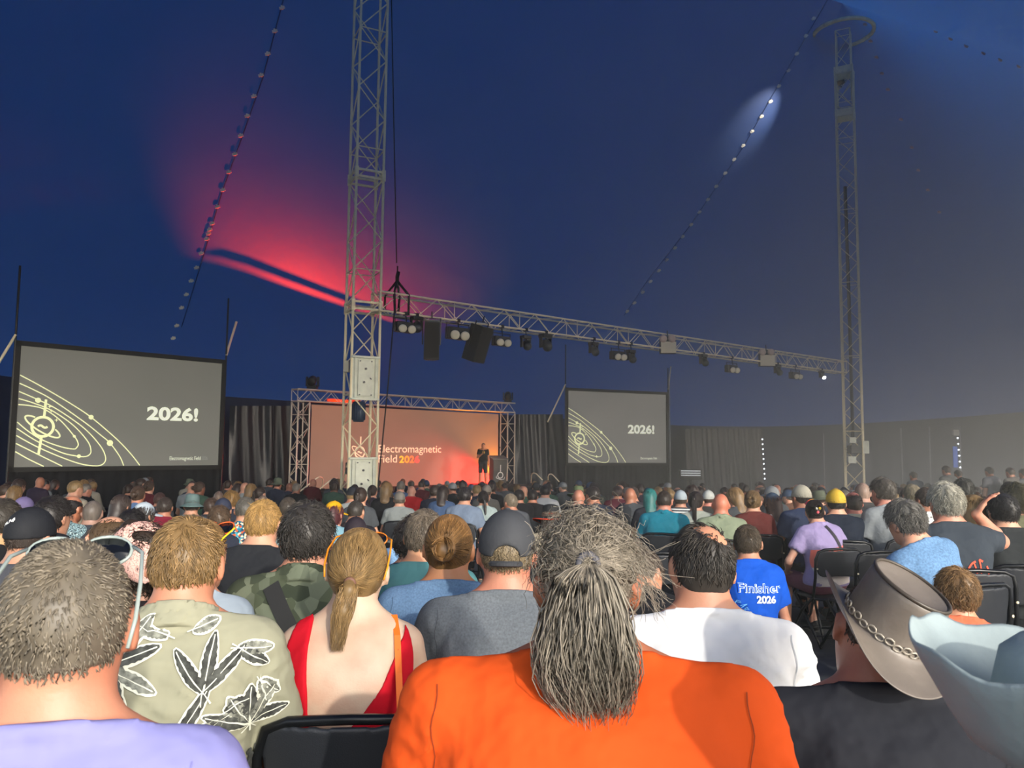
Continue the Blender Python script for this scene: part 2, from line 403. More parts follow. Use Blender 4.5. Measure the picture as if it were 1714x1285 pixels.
# cables by the near mast
mb = MB(); mb.tube([W(655, -10, 19.6), W(660, 250, 19.6), W(664, 440, 19.6)], .016, 6); mb.tube([W(661, 510, 19.6), W(650, 640, 19.6), W(634, 800, 19.6), W(632, 850, 19.6)], .02, 6)
tag(mb.build('hanging_cable', M_CORD, None, True), 'thin dark cable hanging beside the near mast', 'cable')
# motor and loudspeakers at the foot of the far mast
mb = MB(); mb.box((-.1, -.3, 2.55 + .2), (.5, .4, .35)); bevel(mb.build('motor_box', M_BLACK, mastB), .02)
mb = MB(); mb.box((.32, -.3, 2.55 + .3), (.3, .3, .55)); mb.box((-.25, -.4, 3.15), (.3, .2, .25)); mb.box((-.3, -.4, 2.3), (.35, .2, .3)); bevel(mb.build('winch_plate', M_PLATE, mastB), .01)
mb = MB(); mb.tube([(-.12, -.2, 3), (-.14, -.22, 9), (-.2, -.25, 14.5)], .07, 6); mb.build('cable_bundle', M_CORD, mastB, True)
# =================================================================== HANGING TRUSS AND LAMPS
T0 = W(640, 507, 20.0); T1 = W(1408, 615, 34.0); TDIR = (T1 - T0).normalized(); TUP = Vector((0, 0, 1)); TFR = TDIR.cross(TUP).normalized()  # toward the audience
T0 = T0 - TDIR * .2
def on_truss(px):
    a, b = 0.0, 1.0
    for _ in range(40):
        m = (a + b) / 2
        if proj(T0.lerp(T1, m))[0] < px: a = m
        else: b = m
    return T0.lerp(T1, a)
et = empty('lighting_truss', T0); tag(et, 'aluminium lighting truss hung between the two masts, carrying lamps', 'truss')
truss(et, T0, T0, T1, .5, TFR, .58, .028, .013, M_ALU, struts=4)
def rodl(mb, a, b, r=.012): mb.tube([a, b], r, 6)
RT = Matrix((TDIR, TFR * -1, TUP)).transposed()    # local x along truss, y away from the audience, z up
def hang(name, px, py, label, cat, group=None):
    p = on_truss(px); z = W(px, py, p.y).z; c = Vector((p.x, p.y, z)) + TFR * .28
    e = empty(name, c); e.rotation_euler = RT.to_euler(); tag(e, label, cat, group); return e, p.z - .25 - z
def clampbar(e, top, w=.0):
    mb = MB(); mb.tube([(0, .0, .1), (0, .05, top - .02)], .018, 6); mb.box((0, .05, top), (.09, .12, .1)); mb.build('hook_clamp', M_CHAIRM, e)
def blinder(px, py, label, sz=.2, lit=M_LENS):
    e, top = hang('twin_blinder', px, py, label, 'stage lamp', 'twin lamps on the hanging truss'); clampbar(e, max(top, .2))
    mb = MB(); mb.tube([(-sz * 1.55, .05, -sz * .7), (-sz * 1.55, .05, sz * 1.0), (sz * 1.55, .05, sz * 1.0), (sz * 1.55, .05, -sz * .7)], .018, 6); mb.build('yoke', M_CHAIRM, e)
    mb = MB(); mb.box((0, .08, -sz * .1), (sz * 2.8, .22, sz * 1.4)); bevel(mb.build('housing', M_BLACK, e), .03)
    R = Matrix.Rotation(math.radians(22), 3, 'X') @ Matrix.Rotation(math.radians(-38), 3, 'Z')
    for sx in (-.68, .68):
        c = Vector((sx * sz, -.06, -sz * .35)); d = Matrix.Rotation(math.radians(-30), 3, 'Z') @ Vector((0, -.97, -.22))
        mb = MB(); mb.tube([c - d * .16, c + d * .04, c + d * .08], [sz * .5, sz * .6, sz * .6], 16); b = mb.build('lamp_can', M_BLACK, e, True)
        mb = MB(); mb.tube([c + d * .083, c + d * .10, c + d * .112], [sz * .55, sz * .5, sz * .25], 16); mb.build('lens', lit, b, True)
blinder(672, 548, 'twin blinder lamp nearest the near mast on the hanging truss')
blinder(759, 558, 'brightest twin lamp between the two hanging loudspeakers', .24)
blinder(832, 571, 'twin lamp just right of the tilted hanging loudspeaker')
blinder(1026, 595, 'twin lamp left of the first white floodlight on the truss')
blinder(1216, 617, 'twin lamp between the two white floodlights')
blinder(1322, 628, 'small twin lamp nearest the far mast', .2)
def pa_box(px, y0, y1, w, d, yaw, tilt, label):
    p = on_truss(px); zt = W(px, y0, p.y).z; zb = W(px, y1, p.y).z; h = zt - zb; e, top = hang('hanging_loudspeaker', px, (y0 + y1) / 2, label, 'loudspeaker', 'loudspeakers under the truss')
    e.rotation_euler = (RT @ Matrix.Rotation(yaw, 3, 'Z') @ Matrix.Rotation(tilt, 3, 'X')).to_euler()
    mb = MB(); mb.add([(-w / 2, -d / 2, -h / 2), (w / 2, -d / 2, -h / 2), (w * .32, d / 2, -h / 2), (-w * .32, d / 2, -h / 2), (-w / 2, -d / 2, h / 2), (w / 2, -d / 2, h / 2), (w * .32, d / 2, h / 2), (-w * .32, d / 2, h / 2)],
                      [(3, 2, 1, 0), (4, 5, 6, 7), (0, 1, 5, 4), (1, 2, 6, 5), (2, 3, 7, 6), (3, 0, 4, 7)])
    bevel(mb.build('cabinet', M_BLACK, e), .015)
    mb = MB(); mb.box((0, -d / 2 - .006, 0), (w * .92, .012, h * .92)); mb.build('grille', mat('speaker_grille', '#242221', .8, bump=.5, bscale=400), e)
    mb = MB(); mb.tube([(-w / 2 - .03, 0, -h * .1), (-w / 2 - .03, 0, h / 2 + .1), (w / 2 + .03, 0, h / 2 + .1), (w / 2 + .03, 0, -h * .1)], .02, 6); mb.tube([(0, 0, h / 2 + .1), (0, 0, h / 2 + .28)], .02, 6); mb.build('bracket', M_CHAIRM, e)
pa_box(714, 541, 604, .42, .4, -.5, .05, 'upright black loudspeaker hanging left of the bright twin lamp')
pa_box(789, 546, 606, .55, .5, .35, .32, 'tilted black loudspeaker hanging right of the bright twin lamp')
def spotcan(px, py, label, lit=False, s=.2):
    e, top = hang('moving_head_lamp', px, py, label, 'stage lamp', 'moving head lamps on the truss'); clampbar(e, max(top, .2))
    mb = MB(); mb.box((0, .05, s * 1.1), (s * 1.5, s * 1.1, s * .5)); bevel(mb.build('base_box', M_BLACK, e), .02)
    mb = MB(); mb.box((-s * .75, .05, s * .3), (s * .18, s * .6, s * 1.5)); mb.box((s * .75, .05, s * .3), (s * .18, s * .6, s * 1.5)); bevel(mb.build('yoke', M_BLACK, e), .02)
    d = Vector((-.35, -.75, -.55)).normalized(); mb = MB(); mb.tube([-d * s * .9, -d * s * .5, d * s * .7, d * s * .9], [s * .35, s * .55, s * .62, s * .55], 16); h = mb.build('lamp_head', M_BLACK, e, True)
    mb = MB(); mb.tube([d * s * .9, d * s * .93], s * .5, 16); mb.build('lens', mat('dark_lens', '#3a3d42', .1) if not lit else mat('lit_lens', '#ffffff', .3, emit=6), h, True)
spotcan(905, 578, 'round black moving head lamp under the middle of the truss', s=.24)
spotcan(985, 588, 'moving head lamp just right of the truss midpoint')
spotcan(1047, 600, 'moving head lamp beside the twin lamp left of the white floodlight')
spotcan(1168, 606, 'moving head lamp right of the first white floodlight')
spotcan(1292, 622, 'moving head lamp just right of the second white floodlight')
spotcan(1366, 630, 'small lit moving head lamp near the far mast', True, .16)
for px, py in ((690, 548), (872, 578)):
    spotcan(px, py, 'dark moving head lamp tucked beside the %s' % ('near mast end twin lamp' if px < 800 else 'twin lamp right of the tilted loudspeaker'))
def flood(px, y0, y1, label):
    p = on_truss(px); h = W(px, y0, p.y).z - W(px, y1, p.y).z
    e, top = hang('work_floodlight', px, (y0 + y1) / 2, label, 'floodlight', 'white floodlights on the truss'); e.location += TFR * .15
    e.rotation_euler = (RT @ Matrix.Rotation(-.75, 3, 'Z')).to_euler()
    mb = MB(); mb.box((0, .12, 0), (h * 1.02, .2, h * 1.1)); bevel(mb.build('housing', M_BLACK, e), .02)
    mb = MB(); mb.box((.02, -.0, -h * .16), (h * .95, .06, h * .72)); bevel(mb.build('diffuser', mat('pale_diffuser', '#d8cfb4', .5), e), .015)
    for sx in (-.3, .25):
        mb = MB(); mb.tube([(sx * h, .02, h * .4), (sx * h, -.05, h * .38), (sx * h, -.06, h * .38)], [.13, .13, .06], 14); mb.build('lens', mat('pinkish_lens', '#cbb3a4', .3), e, True)
    mb = MB(); mb.tube([(0, .15, h * .5), (0, .2, h * .5 + .25)], .02, 6); mb.build('hook_clamp', M_CHAIRM, e)
flood(1102, 566, 592, 'larger white floodlight on the truss, left of the pair'); flood(1268, 588, 613, 'smaller white floodlight on the truss, right of the pair')
# sling above the truss end by the near mast
c = on_truss(664); mb = MB()
hk = Vector((c.x, c.y, W(664, 470, c.y).z))
for s in (-1, 1):
    for q in (-1, 1): mb.tube([hk, c + TDIR * .22 * s + TFR * .25 * q + Vector((0, 0, .25)), c + TDIR * .2 * s + TFR * .28 * q + Vector((0, 0, -.28))], .035, 6)
mb.tube([hk, hk + Vector((0, 0, .12)), hk + Vector((.03, 0, .25))], .05, 8); mb.tube([hk + Vector((0, 0, .2)), hk + Vector((0, 0, .4))], .02, 6)
tag(mb.build('lifting_sling', M_CORD, None, True), 'black lifting sling and hook holding up the truss end', 'sling')
# =================================================================== STAGE
SL = Vector((W(500, 780, 27.3).x, 27.3, 0)); SR = Vector((W(849, 780, 34.65).x, 34.65, 0)); SU = (SR - SL).normalized(); SN = Vector((SU.y, -SU.x, 0)); LS = (SR - SL).length
DECK = W(808, 813, 31.8).z
ztop = (W(492, 662, 27.3).z + W(857, 682, 34.65).z) / 2
def stage():
    e = empty('stage_platform', (SL + SR) / 2 + SN * .9 + Vector((0, 0, floor_z(30)))); base = Vector(e.location); tag(e, 'low black stage platform below the glowing backdrop', 'stage')
    R = Matrix((SU, -SN, Vector((0, 0, 1)))).transposed()
    mb = MB(); mb.box(Vector((0, 0, DECK - base.z - .08)), (LS - .5, 3.6, .16), R); bevel(mb.build('deck', mat('stage_deck', '#2a2320', .6, nscale=4), e), .01)
    mb = MB(); n = 60; x0 = -(LS - .5) / 2
    V = []; Fc = []
    for i in range(n + 1):
        x = x0 + (LS - .5) * i / n; f = .03 * math.sin(i * 2.1)
        for z in (-.35, DECK - base.z - .1): V.append(R @ Vector((x, -1.8 + f, z)))
    for i in range(n): Fc.append((2 * i, 2 * i + 2, 2 * i + 3, 2 * i + 1))
    mb.add(V, Fc); mb.build('front_skirt', M_SKIRT, e, True)
    for s in (-1, 1):
        mb = MB(); mb.box(R @ Vector((s * (LS - .55) / 2, 0, (DECK - base.z) / 2 - .15)), (.04, 3.5, DECK - base.z - .02), R); mb.build('side_skirt', M_SKIRT, e)
stage()
def stage_frame():
    e = empty('stage_truss_frame', SL + Vector((0, 0, floor_z(SL.y)))); base = Vector(e.location); tag(e, 'goalpost of aluminium truss framing the stage backdrop', 'truss')
    M_AW = mat('warm_aluminium', '#d8cdb8', .4, .1)
    truss(e, base, Vector((SL.x, SL.y, floor_z(SL.y) + .03)), Vector((SL.x, SL.y, ztop - .25)), .45, SU, .45, .03, .014, M_AW, struts=4)
    truss(e, base, Vector((SR.x, SR.y, floor_z(SR.y) + .03)), Vector((SR.x, SR.y, ztop - .25)), .45, SU, .45, .03, .014, M_AW, struts=4)
    truss(e, base, Vector((SL.x, SL.y, ztop)) - SU * .25, Vector((SR.x, SR.y, ztop)) + SU * .25, .42, SN, .42, .03, .014, M_AW, struts=6)
    for P in (SL, SR):
        mb = MB(); mb.box((P.x - base.x, P.y - base.y, floor_z(P.y) + .015 - base.z), (.9, .9, .03)); mb.build('base_plate', M_STEEL, e)
    return e
stage_frame()
# small moving heads on the two top corners
for P, lab in ((SL + SU * .45, 'black lamp on the left corner of the stage truss'), (SR, 'black lamp on the right corner of the stage truss')):
    e = empty('corner_lamp', (P.x, P.y, ztop + .24)); tag(e, lab, 'stage lamp', 'lamps on the stage truss corners')
    mb = MB(); mb.box((0, 0, .08), (.34, .3, .16)); bevel(mb.build('base_box', M_BLACK, e), .02)
    mb = MB(); mb.box((-.2, 0, .28), (.06, .16, .34)); mb.box((.2, 0, .28), (.06, .16, .34)); mb.build('yoke', M_BLACK, e)
    mb = MB(); mb.tube([(0, .18, .42), (0, .05, .36), (0, -.22, .24), (0, -.25, .23)], [.09, .15, .16, .14], 14); mb.build('lamp_head', M_BLACK, e, True)
# ---------------- backdrop cloth with the slide on it
BD = -SN * .12
bl = SL + SU * .5 + BD; br = SR - SU * .45 + BD
zb0 = DECK + .02; zb1 = ztop - .3
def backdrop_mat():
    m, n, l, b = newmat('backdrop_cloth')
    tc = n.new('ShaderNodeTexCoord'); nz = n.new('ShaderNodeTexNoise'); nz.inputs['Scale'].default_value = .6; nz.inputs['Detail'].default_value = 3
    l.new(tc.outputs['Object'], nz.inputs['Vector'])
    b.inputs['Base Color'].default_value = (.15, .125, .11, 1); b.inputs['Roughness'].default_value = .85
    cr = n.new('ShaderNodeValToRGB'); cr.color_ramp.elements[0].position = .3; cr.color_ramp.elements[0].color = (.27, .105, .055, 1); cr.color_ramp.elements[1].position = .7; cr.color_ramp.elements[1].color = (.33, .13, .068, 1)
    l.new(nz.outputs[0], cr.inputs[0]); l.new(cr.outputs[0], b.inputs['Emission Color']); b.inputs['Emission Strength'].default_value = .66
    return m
def panel_frame(o0, ux, uy, w, h):   # returns f(u,v,off) -> point; v up
    nrm = Vector((ux.y, -ux.x, 0))
    return lambda u, v, off=0.0: o0 + ux * (u * w) + Vector((0, 0, v * h)) + nrm * off
ebk = empty('stage_backdrop', (bl + br) / 2 + Vector((0, 0, zb0))); tag(ebk, 'wide backdrop with projected festival slide, glowing orange and red', 'screen')
BB = Vector(ebk.location)
fB = panel_frame(Vector((bl.x, bl.y, zb0)), SU, None, (br - bl).length, zb1 - zb0)
V = []; Fc = []; NX, NZ = 60, 14
for i in range(NX + 1):
    for j in range(NZ + 1):
        u, v = i / NX, j / NZ; f = .025 * math.sin(u * 9 + v * 2) + .03 * math.exp(-((u - .02) ** 2 * 60 + (v - 1) ** 2 * 30)) * math.sin(30 * (u + v)) + .03 * math.exp(-((u - .97) ** 2 * 60 + (v - 1) ** 2 * 30)) * math.sin(30 * (u - v))
        V.append(fB(u, v, f) - BB)
for i in range(NX):
    for j in range(NZ): Fc.append((i * (NZ + 1) + j, (i + 1) * (NZ + 1) + j, (i + 1) * (NZ + 1) + j + 1, i * (NZ + 1) + j + 1))
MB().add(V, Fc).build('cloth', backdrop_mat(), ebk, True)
mb = MB(); mb.tube([fB(-.03, 1.03) - BB, fB(1.03, 1.03) - BB], .04, 8); mb.build('top_batten', M_BLACK, ebk)
mb = MB(); q = fB(-.02, .5, -.12) - BB; mb.box(q, (.3, .06, (zb1 - zb0)), Matrix((SU, -SN, Vector((0, 0, 1)))).transposed()); mb.build('side_masking', M_SKIRT, ebk)
def uvB(px, py):
    """backdrop coordinates of a pixel"""
    d = ray(px, py); o = fB(0, 0); nrm = SN; t = (o - CAM).dot(nrm) / d.dot(nrm); p = CAM + d * t - o
    return p.dot(SU) / (br - bl).length, p.z / (zb1 - zb0)
M_SLIDE_W = mat('slide_pale', '#f0c9a4', .8, emit=.75, emcol='#f3cfae'); 
def flat(parent, base, fr, w, h, vs, fs, name, m, off):
    MB().add([fr(x / w, y / h, off) - base for x, y in vs], fs).build(name, m, parent)
def poly_line(pts, wd, closed=False):
    vs = []; n = len(pts); fs = []
    for i in range(n):
        a = pts[(i - 1) % n] if (closed or i) else pts[i]; b = pts[(i + 1) % n] if (closed or i < n - 1) else pts[i]
        dx, dy = b[0] - a[0], b[1] - a[1]; L = math.hypot(dx, dy) or 1; nx, ny = -dy / L * wd / 2, dx / L * wd / 2
        vs += [(pts[i][0] + nx, pts[i][1] + ny), (pts[i][0] - nx, pts[i][1] - ny)]
    for i in range(n if closed else n - 1): j = (i + 1) % n; fs.append((2 * i, 2 * i + 1, 2 * j + 1, 2 * j))
    return vs, fs
def disc(c, r, n=20): return [(c[0] + r * math.cos(2 * PI * k / n), c[1] + r * math.sin(2 * PI * k / n)) for k in range(n)], [tuple(range(n))]
def arc(c, r, a0, a1, n=24): return [(c[0] + r * math.cos(a0 + (a1 - a0) * k / n), c[1] + r * math.sin(a0 + (a1 - a0) * k / n)) for k in range(n + 1)]
def spline(P, n=8):
    out = []
    for i in range(len(P) - 1):
        p0, p1, p2, p3 = P[max(i - 1, 0)], P[i], P[i + 1], P[min(i + 2, len(P) - 1)]
        for k in range(n):
            t = k / n
            out.append(tuple(.5 * (2 * p1[c] + (p2[c] - p0[c]) * t + (2 * p0[c] - 5 * p1[c] + 4 * p2[c] - p3[c]) * t * t + (3 * p1[c] - p0[c] - 3 * p2[c] + p3[c]) * t ** 3) for c in (0, 1)))
    return out + [tuple(P[-1])]
def text_fit(s, x0, x1, y, bold=0.0, hscale=None):
    vs, fs = text_mesh(s, 1.0, bold); a = min(v.x for v in vs); b = max(v.x for v in vs); k = (x1 - x0) / (b - a); ky = hscale if hscale else k
    return [((v.x - a) * k + x0, v.y * ky + y) for v in vs], fs
WB, HB = (br - bl).length, zb1 - zb0
def tB(s, px0, px1, py, name, m, bold=0.0, cap=None):
    u0, v0 = uvB(px0, py); u1, _ = uvB(px1, py); hs = None
    if cap: hs = (uvB(px0, py - cap)[1] - v0) * HB / .69
    vs, fs = text_fit(s, u0 * WB, u1 * WB, v0 * HB, bold, hs); flat(ebk, BB, fB, WB, HB, vs, fs, name, m, .05)
tB('Electromagnetic', 632, 737, 757, 'slide_lettering', M_SLIDE_W, .0, 13)
tB('Field', 632, 663, 774, 'slide_lettering', M_SLIDE_W, .0, 13)
for i, (ch, x0, x1, c) in enumerate((('2', 667, 675, '#f2b23a'), ('0', 675.5, 684, '#f49a3c'), ('2', 684.5, 692, '#f37a45'), ('6', 692.5, 701, '#f05a4e'))):
    tB(ch, x0, x1, 774, 'slide_lettering', mat('slide_num%d' % i, c, .8, emit=.8), .03, 11)
# logo of the slide, mostly behind the near mast
def logo(parent, base, fr, w, h, c, s, m, off=.02):
    def put(vs, fs): flat(parent, base, fr, w, h, vs, fs, 'slide_logo', m, off)
    put(*poly_line(arc(c, s * .5, 0, 2 * PI, 36)[:-1], s * .13, True))
    lw = s * .12
    put(*poly_line([(c[0] + .08 * s, c[1] + s * 1.42), (c[0] + .04 * s, c[1] + s * .52)], lw)); put(*poly_line([(c[0] - .03 * s, c[1] - s * .52), (c[0] - .12 * s, c[1] - s * 1.42)], lw))
    el = []
    for k in range(30):
        a = math.radians(38 - 180 - 14) + (2 * PI - math.radians(70)) * 0
    ring = []
    for k in range(40):
        a = 2 * PI * k / 40; x, y = .96 * math.cos(a), .26 * math.sin(a); t = math.radians(-32); ring.append((c[0] + s * (x * math.cos(t) - y * math.sin(t)), c[1] + s * (x * math.sin(t) + y * math.cos(t))))
    keep = [p for p in ring]
    seg = []
    for k in range(41):
        p = keep[k % 40]; inside = math.hypot(p[0] - c[0], p[1] - c[1]) < s * .52 and k % 40 < 20
        if inside:
            if len(seg) > 1: put(*poly_line(seg, lw * .65))
            seg = []
        else: seg.append(p)
    if len(seg) > 1: put(*poly_line(seg, lw * .65))
    put(*poly_line([(c[0] + s * .22 * (k / 10 * 2 - 1), c[1] + s * .06 * math.sin(k / 10 * 2 * PI) + s * .01) for k in range(11)], lw * .9))
u, v = uvB(601, 757); logo(ebk, BB, fB, WB, HB, (u * WB, v * HB), .42, M_SLIDE_W, .05)
# ---------------- the two side screens
M_SL = mat('slide_line', '#d9dba0', .8, emit=.62, emcol='#dfe2b4'); M_SLT = mat('slide_text', '#d6dcc4', .8, emit=.62, emcol='#dde0cc')
def screen_mat(name, a, bcol):
    m, n, l, b = newmat(name); b.inputs['Base Color'].default_value = (.16, .16, .15, 1); b.inputs['Roughness'].default_value = .8
    tc = n.new('ShaderNodeTexCoord'); nz = n.new('ShaderNodeTexNoise'); nz.inputs['Scale'].default_value = .5; nz.inputs['Detail'].default_value = 2
    l.new(tc.outputs['Object'], nz.inputs['Vector'])
    cr = n.new('ShaderNodeValToRGB'); cr.color_ramp.elements[0].position = .3; cr.color_ramp.elements[1].position = .7
    cr.color_ramp.elements[0].color = (*lin(a), 1); cr.color_ramp.elements[1].color = (*lin(bcol), 1)
    l.new(nz.outputs[0], cr.inputs[0]); l.new(cr.outputs[0], b.inputs['Emission Color']); b.inputs['Emission Strength'].default_value = .62
    return m
RINGS = [[(85, 490), (160, 497), (250, 520), (350, 590), (437, 690), (461, 735), (452, 760), (430, 770), (350, 755), (240, 715), (150, 660), (75, 600)],
 [(88, 452), (180, 480), (300, 530), (430, 620), (520, 720), (541, 780), (528, 808), (495, 818), (440, 812), (350, 790), (200, 720), (72, 640)],
 [(90, 407), (200, 455), (330, 520), (500, 640), (600, 750), (632, 820), (620, 860), (575, 876), (480, 864), (350, 820), (200, 755), (68, 685)],
 [(93, 355), (190, 400), (300, 460), (500, 600), (600, 680), (660, 732), (720, 815), (745, 873)], [(62, 735), (200, 800), (360, 881)],
 [(97, 303), (200, 358), (300, 415), (420, 487), (543, 570), (700, 705), (790, 800), (845, 871)], [(58, 787), (150, 835), (243, 884)]]
DOTS = [(210, 463, 15), (543, 570, 14), (660, 732, 18), (437, 690, 8), (465, 815, 11)]; STARS = [(283, 503, 14), (294, 530, 13), (325, 588, 13)]
_src = np.array([(103, 117), (1362, 237), (1330, 868), (52, 885)], float); _dst = np.array([(0, 1), (1, 1), (1, 0), (0, 0)], float)
_A = []
for (x, y), (u, v) in zip(_src, _dst): _A += [[x, y, 1, 0, 0, 0, -u * x, -u * y], [0, 0, 0, x, y, 1, -v * x, -v * y]]
_h = np.append(np.linalg.solve(np.array(_A), _dst.ravel()), 1).reshape(3, 3)
def HUV(x, y): q = _h @ np.array([x, y, 1.0]); return q[0] / q[2], q[1] / q[2]
def screen(BLp, BRp, TLp, TRp, label, m, legs):
    a = Vector((BLp.x, BLp.y, 0)); b = Vector((BRp.x, BRp.y, 0)); z0 = (BLp.z + BRp.z) / 2; z1 = (TLp.z + TRp.z) / 2; ux = (b - a).normalized(); wd = (b - a).length; h = z1 - z0
    fr = panel_frame(Vector((a.x, a.y, z0)), ux, None, wd, h); fz = floor_z((a.y + b.y) / 2)
    e = empty('projection_screen', ((a + b) / 2) + Vector((0, 0, fz))); base = Vector(e.location); tag(e, label, 'screen', 'side screens showing the year')
    R = Matrix((ux, Vector((-ux.y, ux.x, 0)), Vector((0, 0, 1)))).transposed(); bd = .13
    mb = MB()
    for (u, v, sx, sz) in ((.5, 1 - bd / 2 / h, wd, bd), (.5, bd / 2 / h, wd, bd), (bd / 2 / wd, .5, bd, h), (1 - bd / 2 / wd, .5, bd, h)): mb.box(fr(u, v) - base, (sx, .1, sz), R)
    mb.build('screen_border', M_SCREENFRAME, e)
    fi = lambda u, v, off=0.0: fr((bd + u * (wd - 2 * bd)) / wd, (bd + v * (h - 2 * bd)) / h, off)
    wi, hi = wd - 2 * bd, h - 2 * bd
    s = MB().add([fi(0, 0, .0) - base, fi(1, 0, .0) - base, fi(1, 1, .0) - base, fi(0, 1, .0) - base], [(0, 1, 2, 3)]).build('projected_slide', m, e)
    k = wi / 1270
    def cl(p): return (min(max(p[0], .004 * wi), .996 * wi), min(max(p[1], .004 * hi), .996 * hi))
    def U(x, y): u, v = HUV(x, y); return cl((u * wi, v * hi))
    for r in RINGS: flat(s, base, fi, wi, hi, *poly_line([cl(p) for p in spline([U(*p) for p in r])], .028), 'slide_orbit', M_SL, .012)
    for x, y, r in DOTS: flat(s, base, fi, wi, hi, *disc(U(x, y), r * k * 1.05), 'slide_dot', M_SL, .016)
    for x, y, r in STARS:
        c = U(x, y); q = r * k; flat(s, base, fi, wi, hi, [(c[0] + q * (1 if i % 2 == 0 else .25) * math.cos(i * PI / 4), c[1] + q * (1 if i % 2 == 0 else .25) * math.sin(i * PI / 4)) for i in range(8)], [tuple(range(8))], 'slide_star', M_SL, .016)
    logo(s, base, fi, wi, hi, U(238, 630), 110 * k * 1.07, M_SL, .02)
    x0, y0 = U(890, 583); x1, _ = U(1208, 583); hh = U(890, 502)[1] - y0
    flat(s, base, fi, wi, hi, *text_fit('2026!', x0, x1, y0, .035, hh / .72), 'slide_lettering', M_SLT, .014)
    x0, y0 = U(1030, 838); x1, _ = U(1222, 838); x2, _ = U(1265, 838)
    flat(s, base, fi, wi, hi, *text_fit('Electromagnetic Field', x0, x1, y0, 0, .16), 'slide_lettering', M_SLT, .014)
    flat(s, base, fi, wi, hi, *text_fit('2026', x1 + .03, x2, y0, 0, .16), 'slide_lettering', mat('slide_dim_text', '#8d8f86', .8, emit=.3), .014)
    for u in (.0, 1.0):
        q = fr(u, 0) - base; rod('stand_leg', (q.x, q.y, .02), (q.x, q.y, z1 - base.z + (2.0 if u == 0 or legs else 1.2)), .03, M_CHAIRM, e)
        rod('stand_brace', (q.x, q.y, z1 - base.z + .15), Vector((q.x, q.y, z1 - base.z)) + (-ux * .9 * (1 if u == 0 else -.25) + Vector((0, .2, 1.3 if u else -1.6))), .035, M_STEEL, e)
        mb = MB(); mb.box((q.x, q.y, .03), (.5, .5, .06)); mb.build('stand_foot', M_BLACK, e)
    mb = MB(); V = []; Fc = []; n = 60
    for i in range(n + 1):
        f = .05 * math.sin(i * 1.9)
        for v in (.03 - 0, z0 - base.z): p = fr(i / n, 0, f - .1) - base; V.append((p.x, p.y, v))
    for i in range(n): Fc.append((2 * i, 2 * i + 2, 2 * i + 3, 2 * i + 1))
    mb.add(V, Fc); mb.build('drape', M_SKIRT, e, True)
    return e
screen(W(12, 790, 20.2), W(371, 785, 24.5), W(22, 570, 20.2), W(384, 602, 24.5), 'large projection screen at the left showing orbit lines and the year', screen_mat('left_slide', '#55554a', '#625f54'), True)
screen(W(946, 778, 35.4), W(1119, 780, 37.7), W(948, 648, 35.4), W(1121, 657, 37.7), 'smaller far projection screen right of the stage showing the year', screen_mat('right_slide', '#5f5e57', '#6d6a62'), False)
# ---------------- lectern, microphone, handrails
def lectern():
    p = W(833, 812, 32.6); e = empty('lectern', (p.x, p.y, DECK)); ang = math.atan2(SU.y, SU.x); e.rotation_euler = (0, 0, ang - .3); tag(e, 'grey lectern with a festival emblem on its front', 'lectern')
    mb = MB(); mb.add([(-.3, -.2, 0), (.3, -.2, 0), (.3, .2, 0), (-.3, .2, 0), (-.33, -.24, 1.05), (.33, -.24, 1.05), (.33, .2, 1.18), (-.33, .2, 1.18)], [(3, 2, 1, 0), (4, 5, 6, 7), (0, 1, 5, 4), (1, 2, 6, 5), (2, 3, 7, 6), (3, 0, 4, 7)])
    bevel(mb.build('body', mat('lectern_grey', '#55504b', .6), e), .015)
    mb = MB(); mb.box((0, -.03, 1.15), (.74, .52, .04), Matrix.Rotation(math.radians(16), 3, 'X')); bevel(mb.build('top', mat('lectern_top', '#77736c', .5), e), .01)
    fr = lambda u, v, off=0.0: Vector((u, -.21 - v * .04 - off, v)); mw = mat('emblem_white', '#f2ece2', .7)
    for vs, fs in (poly_line(arc((0, .42), .12, 0, 2 * PI, 24)[:-1], .04, True), poly_line([(0, .55), (0, .85)], .035), poly_line([(-.17, .4), (-.2, .32), (0, .24), (.18, .26), (.2, .34)], .03)):
        MB().add([fr(x, y, .012) for x, y in vs], fs).build('emblem', mw, e)
    mb = MB(); mb.tube([(.05, .1, 1.2), (.05, .05, 1.45), (.02, -.1, 1.55)], .012, 6); mb.tube([(.02, -.1, 1.55), (.01, -.16, 1.58)], .022, 8); mb.build('microphone', M_BLACK, e, True)
lectern()
M_RAIL = mat('pale_handrail', '#f4e6c4', .4, .0)
def rail(pts, label):
    e = MB(); P = [Vector(p) for p in pts]; 
    q = []
    for i in range(len(P)): 
        if 0 < i < len(P) - 1:
            a, b, c = P[i - 1], P[i], P[i + 1]; da = (a - b).normalized() * .16; dc = (c - b).normalized() * .16
            for k in range(6): t = k / 5; q.append((b + da) * (1 - t) ** 2 + b * 2 * t * (1 - t) + (b + dc) * t * t)
        else: q.append(P[i])
    e.tube(q, .024, 8); tag(e.build('handrail', M_RAIL, None, True), label, 'handrail', 'handrails of the stage steps')
def rp(px, py, Y): return W(px, py, Y)
def railpx(lst, Y0, Y1, label):
    n = len(lst); pts = [rp(x, y, Y0 + (Y1 - Y0) * i / (n - 1)) for i, (x, y) in enumerate(lst)]; rail(pts, label)
railpx([(478, 841), (534, 797), (541, 800), (539, 822)], 26.2, 27.6, 'pale tubular handrail left of the stage steps, rising past the tower')
railpx([(511, 838), (556, 801), (566, 800), (566, 826)], 25.6, 27.0, 'pale tubular handrail of the left stage steps, nearest the mast')
railpx([(889, 808), (890, 792), (896, 791), (908, 803)], 33.2, 32.4, 'small curved handrail right of the stage, nearer the lectern')
